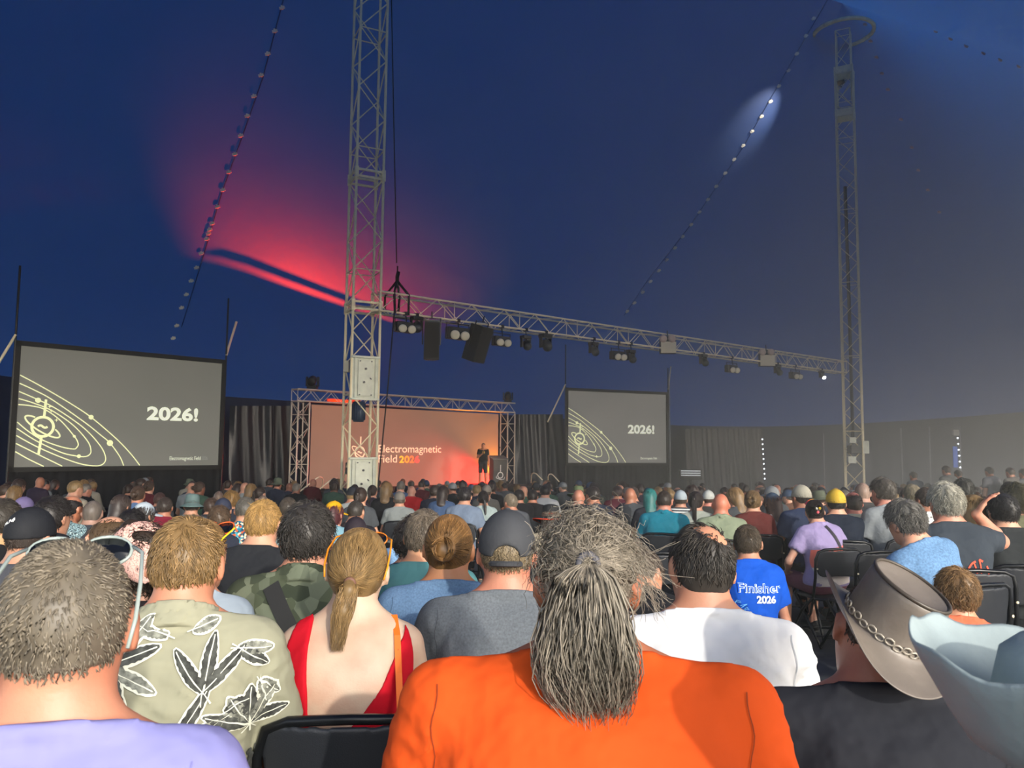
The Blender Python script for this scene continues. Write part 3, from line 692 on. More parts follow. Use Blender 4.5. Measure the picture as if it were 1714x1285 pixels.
railpx([(918, 812), (917, 795), (923, 792), (936, 806)], 33.0, 32.2, 'small curved handrail right of the stage, nearer the far screen')
# step boxes under the rails so that they stand on something
def steps(pxs, Y, label):
    c = W(pxs, 830, Y); e = empty('stage_steps', (c.x, c.y, floor_z(Y))); e.rotation_euler = (0, 0, math.atan2(SU.y, SU.x)); tag(e, label, 'steps', 'steps up to the stage')
    for i in range(4):
        mb = MB(); mb.box((0, -.5 + i * .3, .1 + .12 * i), (1.2, .3, .2 + .24 * i)); bevel(mb.build('step', mat('step_black', '#2a2725', .7), e), .01)
steps(525, 26.8, 'black steps at the left end of the stage'); steps(905, 33.3, 'black steps at the right end of the stage')
# ---------------- wall furniture: side poles, light strings, caption monitor, drapes
M_POLE = mat('side_pole', '#8f9296', .5, .3)
for i, (x, y0, y1, Y) in enumerate([(455, 690, 830, 30), (1091, 722, 800, 42), (1122, 640, 780, 38), (1186, 722, 805, 45), (1222, 726, 805, 45), (1262, 728, 805, 46), (1380, 725, 800, 44), (1510, 716, 800, 42), (1557, 714, 795, 41), (1608, 712, 795, 40)]):
    b = W(x, y1, Y); t = W(x - 2, y0, Y); b = Vector((b.x, b.y, floor_z(Y))); 
    places = ['by the curtain left of the stage', 'topped by a pale ball right of the far screen', 'tall beside the far screen edge', 'second along right of the far screen', 'third along right of the far screen', 'beside the string of small lights', 'just left of the far mast', 'first right of the far mast', 'second right of the far mast', 'beside the blue lit strip']
    mb = MB(); mb.tube([b, t], .035, 8)
    if i == 1: 
        mb.tube([t + Vector((-.12, 0, 0)), t + Vector((-.1, 0, .12)), t + Vector((0, 0, .16)), t + Vector((.1, 0, .12)), t + Vector((.12, 0, 0))], .08, 8)
    tag(mb.build('side_pole', M_POLE, None, True), 'thin side pole ' + places[i], 'pole', 'side poles along the wall')
def light_string(x0, y0, x1, y1, n, Y, label):
    a, b = W(x0, y0, Y), W(x1, y1, Y); e = empty('light_string', b); tag(e, label, 'light string', 'strings of small lights')
    rod('wire', a + Vector((-.03, 0, 0)), b + Vector((-.03, 0, 0)), .012, M_CORD, e, b)
    g = MB().lathe([(.001, .05), (.035, .035), (.05, 0), (.035, -.035), (.001, -.05)], 10); me = bpy.data.meshes.new('bulb'); me.from_pydata(g.v, [], g.f); me.materials.append(mat('lit_bulb', '#e8eef5', .4, emit=2.2))
    for i in range(n):
        o = link('bulb', me, None, e); o.location = a.lerp(b, i / (n - 1)) - b
light_string(1276, 735, 1280, 801, 9, 44.5, 'vertical string of white dots of light on the wall between screen and far mast')
light_string(1603, 733, 1608, 792, 7, 39.5, 'vertical string of dim lights beside the blue strip at far right')
a, b = W(1597, 747, 39.6), W(1601, 782, 39.6); mb = MB(); mb.box((a + b) / 2, (.22, .06, (a - b).length)); tag(bevel(mb.build('blue_banner', mat('blue_strip', '#3a62b8', .5, emit=.35)), .01), 'narrow blue lit strip hanging by the far right light string', 'banner')
a = W(1599, 724, 39.8); mb = MB(); mb.box(a, (.3, .2, .3)); tag(bevel(mb.build('wall_speaker', mat('pale_box', '#a9a8a0', .6)), .02), 'small pale box fixed above the blue strip', 'loudspeaker')
p = W(1156, 794, 36.0); e = empty('caption_monitor', (p.x, p.y, floor_z(36))); tag(e, 'low black caption monitor with lines of pale text by the far screen', 'monitor'); hz = p.z - floor_z(36)
mb = MB(); mb.box((0, 0, hz), (1.05, .08, .46)); bevel(mb.build('display', M_BLACK, e), .01)
for k, s in enumerate(('THE CAPTIONS ON THIS DISPLAY ARE', 'PROVIDED LIVE FOR EVERY TALK IN', 'THIS TENT AND MAY NOT BE QUITE')):
    vs, fs = text_fit('-------------------------' if k == 1 else '------------------------', -.45, .45, hz + .1 - k * .1, .03, .3); MB().add([(x, -.05, y) for x, y in vs], fs).build('caption_line', mat('caption_text', '#c9cfcf', .8, emit=.5), e)
rod('stand_leg', (0, .02, .02), (0, .02, hz - .2), .03, M_CHAIRM, e); mb = MB(); mb.box((0, 0, .02), (.6, .4, .04)); mb.build('stand_foot', M_BLACK, e)
p = W(1172, 782.5, 44); mb = MB(); mb.box(p, (.26, .06, .13)); tag(bevel(mb.build('exit_sign', mat('green_sign', '#2fae72', .5, emit=.7)), .01), 'tiny green exit sign glowing on the wall by the far screen', 'sign')
p = W(122, 814, 22.5); mb = MB(); mb.lathe([(.001, .05), (.04, .03), (.05, 0), (.04, -.03), (.001, -.05)], 10); o = mb.build('small_lamp', mat('white_led', '#ffffff', .4, emit=4), None, True); o.location = p; tag(o, 'small white point of light under the left screen', 'lamp')
def drape(px0, px1, ytop, Y, label, name='stage_curtain', amp=.12):
    a, b = W(px0, ytop, Y[0]), W(px1, ytop, Y[1]); n = max(20, int((b - a).length / .06)); V = []; Fc = []; NZ = 8; nr = Vector(((b - a).y, -(b - a).x, 0)).normalized()
    for i in range(n + 1):
        u = i / n; p = a.lerp(b, u)
        for j in range(NZ + 1):
            t = j / NZ; f = amp * (math.sin(u * n * .33 + 1.5 * math.sin(u * 9)) * (.5 + .5 * (1 - t))) + .05 * math.sin(u * n * .9 + t * 5); q = p + nr * f; V.append((q.x, q.y, floor_z(p.y) + .02 + (p.z - floor_z(p.y)) * t))
    for i in range(n):
        for j in range(NZ): Fc.append((i * (NZ + 1) + j, (i + 1) * (NZ + 1) + j, (i + 1) * (NZ + 1) + j + 1, i * (NZ + 1) + j + 1))
    o = MB().add(V, Fc).build(name, mat('glossy_black_drape', '#23252e', .32), None, True); tag(o, label, 'curtain')
drape(862, 942, 694, (35.6, 36.6), 'glossy dark curtain hanging between the stage and the far screen')
drape(386, 486, 680, (27.4, 29.0), 'dark curtain hanging between the left screen and the stage')
drape(1148, 1275, 718, (43, 46), 'dark blue curtain in long folds right of the far screen', amp=.1)
# stage lighting: the red and amber floor wash at the right of the stage
def spot(name, loc, to, en, col, size, blend=.5, rad=.1):
    L = bpy.data.lights.new(name, 'SPOT'); L.energy = en; L.color = col; L.spot_size = math.radians(size); L.spot_blend = blend; L.shadow_soft_size = rad
    o = bpy.data.objects.new(name, L); COL.objects.link(o); o.location = loc; o.rotation_euler = (Vector(to) - Vector(loc)).to_track_quat('-Z', 'Y').to_euler(); return o
pR = fB(.985, .03, .50); spot('red_floor_wash', pR, fB(.82, .07, .0), 8000, (1, .012, .008), 66, .9, .12)
spot('amber_floor_wash', fB(.995, .02, .35), fB(.93, .45, 0), 1300, (1, .28, .005), 70, .8, .1)
mb = MB(); q = fB(.985, 0, .6); mb.box(Vector((q.x, q.y, DECK + .06)), (.3, .25, .1)); tag(bevel(mb.build('floor_lamp_bar', M_BLACK), .02), 'black floor wash lamp at the foot of the backdrop by the lectern', 'stage lamp')
rt = on_roof(545, 450); print('GLOW', rt, proj(rt), 'stage side', (rt - SL).dot(SN), (rt - SL).dot(SU))
src = fB(.20, 1.0, -.62); src.z = ztop - 1.0; spot('red_up_light', src, on_roof(600, 445), 18000, (1, .035, .0), 104, .7, .015)
def block(px0, px1, dist, nm, mbx):
    """an added flap that shapes the roof glow, set on the rays that must stay dark"""
    def at(p): d = (p - src); k = dist / -(d.dot(SN)); return src + d * k
    zs = []
    for (x, y) in (px0, px1): zs.append(at(on_roof(x, y)).z)
    c = src - SN * dist; zt, zb = max(zs), min(zs); mbx.box(Vector((c.x, c.y, (zt + zb) / 2)), (1.5, .008, zt - zb), Matrix((SU, -SN, Vector((0, 0, 1)))).transposed())
e = empty('uplight_stand', (src.x, src.y, floor_z(src.y))); tag(e, 'unseen black uplight with added blocking flaps on a stand behind the stage backdrop', 'stage lamp'); eb = Vector(e.location)
mb = MB(); mb.box(src - Vector((0, 0, .12)), (.3, .3, .14)); mb.build('housing', M_BLACK, e, base=eb)
mb = MB(); mb.tube([src - Vector((0, 0, .2)), (src.x, src.y, floor_z(src.y) + .02)], .03, 8); mb.build('pole', M_BLACK, e, base=eb)
mb = MB(); block((560, 486), (560, 497), .20, 'f', mb); mb.build('light_blocker_bar', M_BLACK, e, base=eb)  # unseen bar added to cut the dark stripe into the red glow
mb = MB(); block((560, 507), (560, 640), .20, 'f', mb); mb.build('light_blocker', M_BLACK, e, base=eb)  # unseen flap added for the glow's straight lower edge
d_ = on_roof(560, 372) - src; zf = .05; s0 = d_.dot(SN) / d_.z * zf; c = src + SN * (s0 + .3) + Vector((0, 0, zf))
mb = MB(); mb.box(c, (1.2, .6, .006), Matrix((SU, -SN, Vector((0, 0, 1)))).transposed()); mb.build('light_blocker', M_BLACK, e, base=eb)  # unseen flap added to soften the top of the glow
c = src + SN * .22 + Vector((0, 0, -.12)); mb = MB(); mb.box(c, (1.5, .008, .36), Matrix((SU, -SN, Vector((0, 0, 1)))).transposed()); mb.build('light_blocker', M_BLACK, e, base=eb)  # unseen flap added to keep red spill off the stage truss
wf = on_truss(1205); spot('stage_front_wash', wf - Vector((0, 0, .6)), W(806, 775, 31.8), 2600, (1, .8, .6), 11, .6, .12)

pl = Vector((MBq.x - .55, MBq.y - .55, W(1414, 150, 34).z)); spot('mast_top_light', pl, on_roof(1272, 195), 4200, (1, .93, .85), 48, 1.0, .1)
mb = MB(); mb.tube([pl - baseB, pl - baseB - (on_roof(1272, 195) - pl).normalized() * .3], [.12, .09], 12); mb.tube([pl - baseB, pl - baseB + Vector((.3, .3, 0))], .03, 6); mb.build('mast_lamp', M_BLACK, mastB, True)
# =================================================================== SCULPTING KIT (distance fields -> one continuous surface)
def smin(a, b, k):
    if k <= 0: return np.minimum(a, b)
    h = np.clip(.5 + .5 * (b - a) / k, 0, 1); return b * (1 - h) + a * h - k * h * (1 - h)
class Fld:
    def __init__(s, lo, hi, h):
        s.lo = np.array(lo, np.float32); s.h = h; n = [int(math.ceil((hi[i] - lo[i]) / h)) + 1 for i in range(3)]
        s.ax = [(lo[i] + h * np.arange(n[i])).astype(np.float32) for i in range(3)]
        s.F = np.full(n, 1.0, np.float32)
    def sl(s, lo, hi):
        r = []
        for i in range(3):
            a = max(0, int((lo[i] - s.lo[i]) / s.h)); b = min(len(s.ax[i]), int((hi[i] - s.lo[i]) / s.h) + 2)
            if b <= a: return None
            r.append(slice(a, b))
        return tuple(r)
    def xyz(s, sl=None):
        a = s.ax if sl is None else [s.ax[i][sl[i]] for i in range(3)]
        return a[0][:, None, None], a[1][None, :, None], a[2][None, None, :]
    def _put(s, sl, d, k, sub):
        f = s.F[sl]
        s.F[sl] = smin(f, d, k) if not sub else -smin(-f, d, k)
    def cap(s, a, b, ra, rb=None, k=.03, sub=False, inf=0.0):
        rb = ra if rb is None else rb; a = np.array(a, np.float32); b = np.array(b, np.float32); m = max(ra, rb) + .09
        sl = s.sl(np.minimum(a, b) - m, np.maximum(a, b) + m)
        if sl is None: return s
        x, y, z = s.xyz(sl); d = b - a; L = float(d @ d) + 1e-9
        t = np.clip(((x - a[0]) * d[0] + (y - a[1]) * d[1] + (z - a[2]) * d[2]) / L, 0, 1)
        dist = np.sqrt((x - a[0] - d[0] * t) ** 2 + (y - a[1] - d[1] * t) ** 2 + (z - a[2] - d[2] * t) ** 2) - (ra + (rb - ra) * t) - inf
        s._put(sl, dist, k, sub); return s
    def ell(s, c, r, k=.03, R=None, sub=False, inf=0.0):
        c = np.array(c, np.float32); r = np.array(r, np.float32) + inf; m = max(r) + .09; sl = s.sl(c - m, c + m)
        if sl is None: return s
        x, y, z = s.xyz(sl); x, y, z = x - c[0], y - c[1], z - c[2]
        if R is not None:
            R = np.array(R, np.float32); x, y, z = (R[0, 0] * x + R[1, 0] * y + R[2, 0] * z, R[0, 1] * x + R[1, 1] * y + R[2, 1] * z, R[0, 2] * x + R[1, 2] * y + R[2, 2] * z)
        k0 = np.sqrt((x / r[0]) ** 2 + (y / r[1]) ** 2 + (z / r[2]) ** 2); k1 = np.sqrt((x / r[0] ** 2) ** 2 + (y / r[1] ** 2) ** 2 + (z / r[2] ** 2) ** 2) + 1e-6
        s._put(sl, k0 * (k0 - 1) / k1, k, sub); return s
    def cut(s, fn, k=0.0):
        """keep only where fn(x,y,z) < 0"""
        d = np.broadcast_to(fn(*s.xyz()), s.F.shape); s.F = -smin(-s.F, -d, k) if k else np.maximum(s.F, d); return s
    def disp(s, fn): s.F = (s.F + fn(*s.xyz())).astype(np.float32); return s
    def arrays(s): return surfnets(s.F, s.lo, s.h)
    def mesh(s, name):
        v, q = s.arrays(); return npmesh(name, v, q)
_COR = np.array([(i, j, k) for i in (0, 1) for j in (0, 1) for k in (0, 1)])
_EDG = [(a, b) for a in range(8) for b in range(a + 1, 8) if np.abs(_COR[a] - _COR[b]).sum() == 1]
def surfnets(Fv, lo, h):
    Fv = Fv.copy(); Fv[0], Fv[-1], Fv[:, 0], Fv[:, -1], Fv[:, :, 0], Fv[:, :, -1] = .5, .5, .5, .5, .5, .5
    S = Fv < 0; nx, ny, nz = Fv.shape
    cnt = np.zeros((nx - 1, ny - 1, nz - 1), np.int8)
    for i, j, k in _COR: cnt += S[i:nx - 1 + i, j:ny - 1 + j, k:nz - 1 + k]
    idx = np.argwhere((cnt > 0) & (cnt < 8))
    C = np.stack([Fv[idx[:, 0] + i, idx[:, 1] + j, idx[:, 2] + k] for i, j, k in _COR], 1)
    acc = np.zeros((len(idx), 3)); num = np.zeros(len(idx))
    for a, b in _EDG:
        fa, fb = C[:, a], C[:, b]; m = (fa < 0) != (fb < 0); den = fa - fb
        t = np.where(m, fa / np.where(m, den, 1), 0); p = _COR[a] + t[:, None] * (_COR[b] - _COR[a])
        acc += p * m[:, None]; num += m
    V = (idx + acc / num[:, None]) * h + lo
    I = np.full((nx - 1, ny - 1, nz - 1), -1, np.int64); I[idx[:, 0], idx[:, 1], idx[:, 2]] = np.arange(len(idx)); Q = []
    for ax in range(3):
        s0 = [slice(None)] * 3; s1 = [slice(None)] * 3; s0[ax] = slice(0, -1); s1[ax] = slice(1, None)
        A, B = S[tuple(s0)], S[tuple(s1)]; e = np.argwhere(A != B); u, v = [q for q in range(3) if q != ax]
        e = e[(e[:, u] > 0) & (e[:, v] > 0) & (e[:, u] < Fv.shape[u] - 1) & (e[:, v] < Fv.shape[v] - 1)]
        if not len(e): continue
        ins = A[e[:, 0], e[:, 1], e[:, 2]]; q = []
        for du, dv in ((-1, -1), (0, -1), (0, 0), (-1, 0)):
            c = e.copy(); c[:, u] += du; c[:, v] += dv; q.append(I[c[:, 0], c[:, 1], c[:, 2]])
        q = np.stack(q, 1)
        fl = ins if ax != 1 else ~ins
        q[~fl] = q[~fl][:, ::-1]; Q.append(q)
    return V, np.concatenate(Q)
def sines(x, y, z, sc, seed, amp, st=(1, 1, 1)):
    r = np.random.default_rng(seed); o = 0
    for i in range(5):
        d = r.normal(size=3); d /= np.linalg.norm(d); f = sc * r.uniform(.6, 1.6); ph = r.uniform(0, 6.28)
        o = o + np.sin(f * (d[0] * st[0] * x + d[1] * st[1] * y + d[2] * st[2] * z) + ph)
    return o * (amp / 2.5)
def folds(x, y, z, seed, amp):
    """soft cloth folds fanning from the armpits down the back"""
    r = np.random.default_rng(seed); o = 0
    for i in range(7):
        q = 1 if i % 2 else -1; cx, cz = q * r.uniform(.14, .24), r.uniform(.78, 1.02); a = np.arctan2(z - cz, (x - cx)) ; d = np.sqrt((x - cx) ** 2 + (z - cz) ** 2)
        n = r.integers(5, 10); w = np.exp(-(d / r.uniform(.10, .20)) ** 2); s_ = np.sin(n * a + r.uniform(0, 6.28) + 6 * d / .1 * .3)
        o = o - w * np.clip((d - .03) / .07, 0, 1) * (1 - np.abs(s_)) ** 2 * 1.3
    for i in range(4):
        f = r.uniform(22, 40); t = r.uniform(-.9, .9); o = o - .55 * (1 - np.abs(np.sin(f * (z + t * x) * .5 + 1.6 * np.sin(9 * x + i) + r.uniform(0, 6.28)))) ** 3 * (.5 + .5 * np.sin(11 * x + 7 * z + i * 2))
    return (o + .6) * amp + 0 * y
def rotm(yaw=0, pitch=0, roll=0):
    """yaw > 0 turns to the right, pitch > 0 nods forward, roll > 0 tips to the right (degrees)"""
    return Matrix.Rotation(math.radians(-yaw), 3, 'Z') @ Matrix.Rotation(math.radians(-pitch), 3, 'X') @ Matrix.Rotation(math.radians(roll), 3, 'Y')
# =================================================================== BODIES
class Pose:
    """joints of a seated figure, facing +y, floor at z = 0"""
    def __init__(s, sex='m', yaw=0, pitch=8, roll=0, lean=4, side=0, build=1.0, arms='lap', twist=0, stand=False, long=1.0):
        s.sex = sex; s.build = build; s.stand = stand; fem = sex == 'f'; up = .45 if stand else 0
        sw = (.170 if not fem else .142) * build; s.sw = sw; s.w = (1.0 if not fem else .86) * build
        T = Matrix.Rotation(math.radians(-twist), 3, 'Z') @ Matrix.Rotation(math.radians(-lean), 3, 'X') @ Matrix.Rotation(math.radians(side), 3, 'Y'); s.T = T
        piv = Vector((0, 0, .54 + up)); s.piv = piv
        tr = lambda x, y, z: piv + T @ (Vector((x, y, z + up)) - piv)
        s.tr = tr
        s.neck0 = tr(0, -.005, 1.02); s.neck1 = tr(0, .016, 1.112)
        s.hd = tr(0, .03, 1.218); s.HR = T @ rotm(yaw - 0, pitch - lean * 0, roll)
        s.hd = s.neck1 + s.HR @ Vector((0, .012, .088))
        s.sh = {q: tr(q * sw, -.005, .985) for q in (-1, 1)}
        if isinstance(arms, str): arms = {-1: arms, 1: arms}
        s.el = {}; s.wr = {}; s.hand = {}
        for q in (-1, 1):
            a = arms[q]
            if stand and a == 'lap': a = 'hang'
            if a == 'lap': e, wv, hv = (q * (sw + .075), .07, .715), (q * .13, .31, .60), (-q * .25, .9, -.3)
            elif a == 'hang': e, wv, hv = (q * (sw + .05), -.01, .70), (q * (sw + .07), .06, .455), (0, .15, -1)
            elif a == 'chest': e, wv, hv = (q * (sw + .06), .04, .72), (q * .07, .22, .86), (-q * .5, .5, .6)
            elif a == 'head': e, wv, hv = (q * (sw + .15), .10, .97), (q * .125, -.05, 1.13), (q * .45, -.25, .8)
            elif a == 'back': e, wv, hv = (q * (sw + .17), -.06, .80), (q * (sw + .32), .06, .68), (q * .5, .5, -.3)
            elif a == 'out': e, wv, hv = (q * (sw + .16), .05, .74), (q * (sw + .06), .27, .66), (-q * .4, .9, -.2)
            if stand and a != 'lap': pass
            s.el[q] = tr(*e); s.wr[q] = tr(*wv); s.hand[q] = (T @ Vector(hv)).normalized()
    def torso(s, f, inf=0.0, lower=True, traps=True):
        w = s.w; tr = s.tr; R = s.T; fem = s.sex == 'f'; bt = max(1.0, s.build)
        if lower: f.ell(tr(0, -.01, .57), (.178 * (1.0 if not fem else 1.05) * max(1, s.build), .135 * bt, .12), .06, R, inf=inf)
        f.ell(tr(0, 0, .70), (.158 * w, .118 * bt, .17), .06, R, inf=inf)
        f.ell(tr(0, -.005, .87), (.178 * w, .122 * bt, .175), .06, R, inf=inf)
        f.cap(tr(-s.sw * .86, -.012, .985), tr(s.sw * .86, -.012, .985), .062 * (1 if not fem else .88) + inf, None, .05)
        for q in (-1, 1):
            f.ell(tr(q * .085 * w, -.045, .90), (.075, .07, .12), .05, R, inf=inf)
            if traps: f.cap(tr(q * s.sw * .62, -.012, 1.012), tr(q * .022, -.005, 1.085), .045 + inf, .04 + inf, .045)
    def arm(s, f, q, inf=0.0, upto=2.0, k=.03):
        b = .92 + .08 * s.build if s.sex == 'm' else .82
        a, e, wv = s.sh[q], s.el[q], s.wr[q]
        if upto >= 1:
            f.cap(a, e, .053 * b + inf, .041 * b + inf, k)
            m = e.lerp(wv, .3); f.cap(e, m, .041 * b + inf, .042 * b + inf, .02); f.cap(m, wv, .042 * b + inf, .027 * b + inf, .02)
        else: f.cap(a, a.lerp(e, upto), .053 * b + inf, (.053 - .012 * upto) * b + inf, k)
    def handf(s, f, q):
        wv, d = s.wr[q], s.hand[q]; side = d.cross(Vector((0, 0, 1))); side = side.normalized() if side.length > .1 else Vector((1, 0, 0)); up = side.cross(d).normalized()
        if up.z < 0: up = -up
        pc = wv + d * .05; R = Matrix((side, d, up)).transposed(); f.ell(pc, (.04, .052, .016), .012, R)
        for i in range(4):
            o = (i - 1.5) * .0195; k0 = wv + d * .09 + side * o; L = (.072, .082, .077, .06)[i]
            k1 = k0 + (d + side * o * 3 - up * .25).normalized() * L * .55; k2 = k1 + (d - up * .8).normalized() * L * .5
            f.cap(k0, k1, .0095, .0088, .004); f.cap(k1, k2, .0088, .0075, .003)
        tq = -q; k0 = wv + d * .02 + side * .032 * tq; k1 = k0 + (d * .6 + side * .8 * tq - up * .2).normalized() * .045; f.cap(k0, k1, .014, .011, .012); f.cap(k1, k1 + (d * .9 + side * .3 * tq - up * .3).normalized() * .035, .011, .009, .005)
    def legs(s, f, inf=0.0, upto=2.0, k=.03):
        for q in (-1, 1):
            if s.stand: h, kn, an = Vector((q * .09, 0, .93)), Vector((q * .11, .02, .50)), Vector((q * .13, -.02, .09))
            else: h, kn, an = Vector((q * .095, .03, .525)), Vector((q * .14, .46, .52)), Vector((q * .14, .44, .09))
            f.cap(h, h.lerp(kn, min(1, upto)), .088 + inf, .088 - .026 * min(1, upto) + inf, k)
            if upto > 1:
                m = kn.lerp(an, .35); t = upto - 1
                f.cap(kn, m, .058 + inf, .056 + inf, .02)
                f.cap(m, kn.lerp(an, max(.36, t)), .056 + inf, .056 - .021 * max(.36, t) + inf, .02)
            if upto >= 2 and inf == 0: f.cap(an, an + Vector((q * .01, .05, -.045)), .036, .038, .03); f.cap(an + Vector((0, -.02, -.05)), an + Vector((q * .02, .16, -.055)), .036, .03, .03)
    def head(s, f):
        c, R = s.hd, s.HR; H = lambda x, y, z: c + R @ Vector((x, y, z))
        f.ell(H(0, -.012, 0), (.076, .098, .098), .02, R)
        f.ell(H(0, .032, -.045), (.063, .068, .085), .03, R); f.ell(H(0, .058, -.1), (.04, .038, .03), .03, R)
        f.cap(H(0, .097, -.012), H(0, .113, -.046), .008, .013, .012); f.ell(H(0, .094, -.076), (.022, .012, .009), .01, R)
        for q in (-1, 1):
            f.ell(H(q * .031, .094, -.008), (.016, .014, .012), .01, R, sub=True); f.ell(H(q * .031, .083, -.008), (.012, .012, .011), .003, R)
            Re = R @ Matrix.Rotation(q * .35, 3, 'Z') @ Matrix.Rotation(-.15, 3, 'X')
            f.ell(H(q * .083, -.006, -.02), (.0105, .023, .033), .006, Re); f.ell(H(q * .094, -.001, -.018), (.006, .013, .02), .004, Re, sub=True)
            f.ell(H(q * .081, .0, -.045), (.009, .012, .013), .006, R)
    def body_mesh(s, h=.014, name='body'):
        top = 1.50 + (.45 if s.stand else 0); xs = max(.36, max(abs(s.wr[q].x) for q in (-1, 1)) + .16, max(abs(s.el[q].x) for q in (-1, 1)) + .08)
        f = Fld((-xs, -.36, -.02), (xs, .72 if not s.stand else .45, top), h)
        s.torso(f); s.legs(f)
        f.cap(s.neck0, s.neck1, .062 if s.sex == 'm' else .05, .056 if s.sex == 'm' else .047, .04); f.cap(s.neck1, s.hd, .055 if s.sex == 'm' else .047, .06, .03)
        for q in (-1, 1): s.arm(f, q); s.handf(f, q)
        s.head(f); return f.mesh(name)
    def hmat(s): m = s.HR.to_4x4(); m.translation = s.hd; return m
    def shirt(s, kind='tee', h=.012, wr=.004, seed=1, ease=.014, name='shirt'):
        """tee, long, tank, collar (tee with a shirt collar), hoodie"""
        up = .45 if s.stand else 0
        f = Fld((-.48, -.36, .48 + up), (.48, .42, 1.28 + up), h)
        s.torso(f, ease)
        st = {'tee': .62, 'collar': .70, 'long': 2, 'hoodie': 2, 'tank': 0, 'longcollar': 2}[kind]
        for q in (-1, 1):
            if st == 0: continue
            if st >= 1: s.arm(f, q, .012, 2, .03)
            else:
                g = Fld(f.lo, f.lo + (np.array(f.F.shape) - 1) * f.h, f.h); a, e = s.sh[q], s.el[q]; d = (e - a); g.cap(a, a.lerp(e, .95), .058 * s.build ** .5 + .012, .064 * s.build ** .5 + .006, .0)
                p = a.lerp(e, st); dn = d.normalized(); g.cut(lambda x, y, z: (x - p.x) * dn.x + (y - p.y) * dn.y + (z - p.z) * dn.z); f.F = smin(f.F, g.F[:f.F.shape[0], :f.F.shape[1], :f.F.shape[2]], .03)
        if wr: f.disp(lambda x, y, z: folds(x, y, z, seed, wr * np.clip((1.06 + up - z) / .12, .15, 1)))
        T, piv, tr = s.T, s.piv, s.tr
        hem = .52 + up; f.cut(lambda x, y, z: hem - z)
        nb = tr(0, -.06, 1.085 if kind != 'tank' else 1.06); nf = tr(0, .10, 1.0); yv = (nf - nb).normalized(); xv = (T @ Vector((1, 0, 0))); n = xv.cross(yv).normalized(); n = n if n.z > 0 else -n
        plane = lambda x, y, z: (x - nb.x) * n.x + (y - nb.y) * n.y + (z - nb.z) * n.z
        if kind in ('tank',):
            for q in (-1, 1): f.cap(tr(q * (s.sw + .045), -.01, .86), tr(q * (s.sw + .03), -.01, 1.06), .055, .055, .01, sub=True)
        base = f.F.copy(); x, y, z = f.xyz(); pl = plane(x, y, z)
        F1 = np.maximum(base, pl)
        a, b = s.neck0, s.neck1; d = b - a; L = d.dot(d); t = np.clip(((x - a.x) * d.x + (y - a.y) * d.y + (z - a.z) * d.z) / L, -.6, 1)
        dn = np.sqrt((x - a.x - d.x * t) ** 2 + (y - a.y - d.y * t) ** 2 + (z - a.z - d.z * t) ** 2)
        nr = .066 if s.sex == 'm' else .054
        if 'collar' in kind:
            co = np.maximum(np.abs(dn - nr - .012 - np.clip(.03 - (z - nb.z), 0, .05) * .35) - .007, np.maximum(pl - .02, -pl - .045)); F1 = np.minimum(F1, co)
        elif kind == 'hoodie':
            F1 = smin(F1, np.maximum(np.sqrt((dn - nr - .03) ** 2 + (pl + .01) ** 2) - .035, -1), .03)
        else:
            co = np.maximum(np.abs(base + .002) - .008, np.abs(pl + .008) - .011); co = np.maximum(co, dn - nr - .06); F1 = np.minimum(F1, co)
        f.F = F1.astype(np.float32); return f.mesh(name)
    def trousers(s, length=1.9, h=.03, name='trousers'):
        up = .45 if s.stand else 0
        f = Fld((-.32, -.25, .0), (.32, .62, .72 + up), h); s.legs(f, .014, length); R = s.T
        f.ell(s.tr(0, -.01, .57), (.178 * max(1, s.build), .135, .12), .05, inf=.012); top = .60 + up; f.cut(lambda x, y, z: z - top)
        if length <= 1: f.cut(lambda x, y, z: y - .40) if not s.stand else f.cut(lambda x, y, z: .52 - z)
        f.disp(lambda x, y, z: sines(x, y, z, 30, 5, .003)); return f.mesh(name)
# shoe, shared by every foot
_f = Fld((-.08, -.12, -.01), (.08, .24, .13), .01); _f.cap((0, -.03, .045), (0, .15, .04), .047, .042, .02); _f.ell((0, -.03, .07), (.042, .055, .045), .03); _f.cut(lambda x, y, z: .004 - z); SHOE = _f.mesh('shoe')
# =================================================================== HAIR
def strand_mesh(P, r0, r1=.0003, name='strands', tone=None, nside=3):
    """P: strands x points x 3 -> thin tapering tubes"""
    N, S, _ = P.shape; T = np.gradient(P, axis=1); T /= np.linalg.norm(T, axis=2, keepdims=True) + 1e-9
    ref = np.where(np.abs(T[..., 2:3]) > .9, np.array([1., 0, 0]), np.array([0, 0, 1.])); A = np.cross(T, ref); A /= np.linalg.norm(A, axis=2, keepdims=True) + 1e-9; B = np.cross(T, A)
    rr = np.linspace(1, 0, S)[None, :, None] ** .6 * (r0 - r1) + r1
    V = np.stack([P + (A * math.cos(2 * PI * k / nside) + B * math.sin(2 * PI * k / nside)) * rr for k in range(nside)], 2)
    base = (np.arange(N)[:, None] * S + np.arange(S - 1)[None, :]) * nside; Q = []
    for k in range(nside):
        k2 = (k + 1) % nside; Q.append(np.stack([base + k, base + k2, base + nside + k2, base + nside + k], -1).reshape(-1, 4))
    if tone is None: tone = RNG.random(N)
    return V.reshape(-1, 3), np.concatenate(Q), np.repeat(tone, S * nside)
def hair_object_mesh(name, parts):
    """joins shell and strands into the one mesh of a head of hair; parts = [(V, Q, tone)]"""
    V = []; Q = []; Tn = []; n = 0
    for v, q, t in parts: V.append(v); Q.append(q + n); Tn.append(np.broadcast_to(t, (len(v),))); n += len(v)
    me = npmesh(name, np.concatenate(V), np.concatenate(Q)); at = me.attributes.new('tone', 'FLOAT', 'POINT'); at.data.foreach_set('value', np.concatenate(Tn).astype(np.float32)); return me
SC_C = np.array([0, -.012, 0.]); SC_R = np.array([.076, .098, .098])
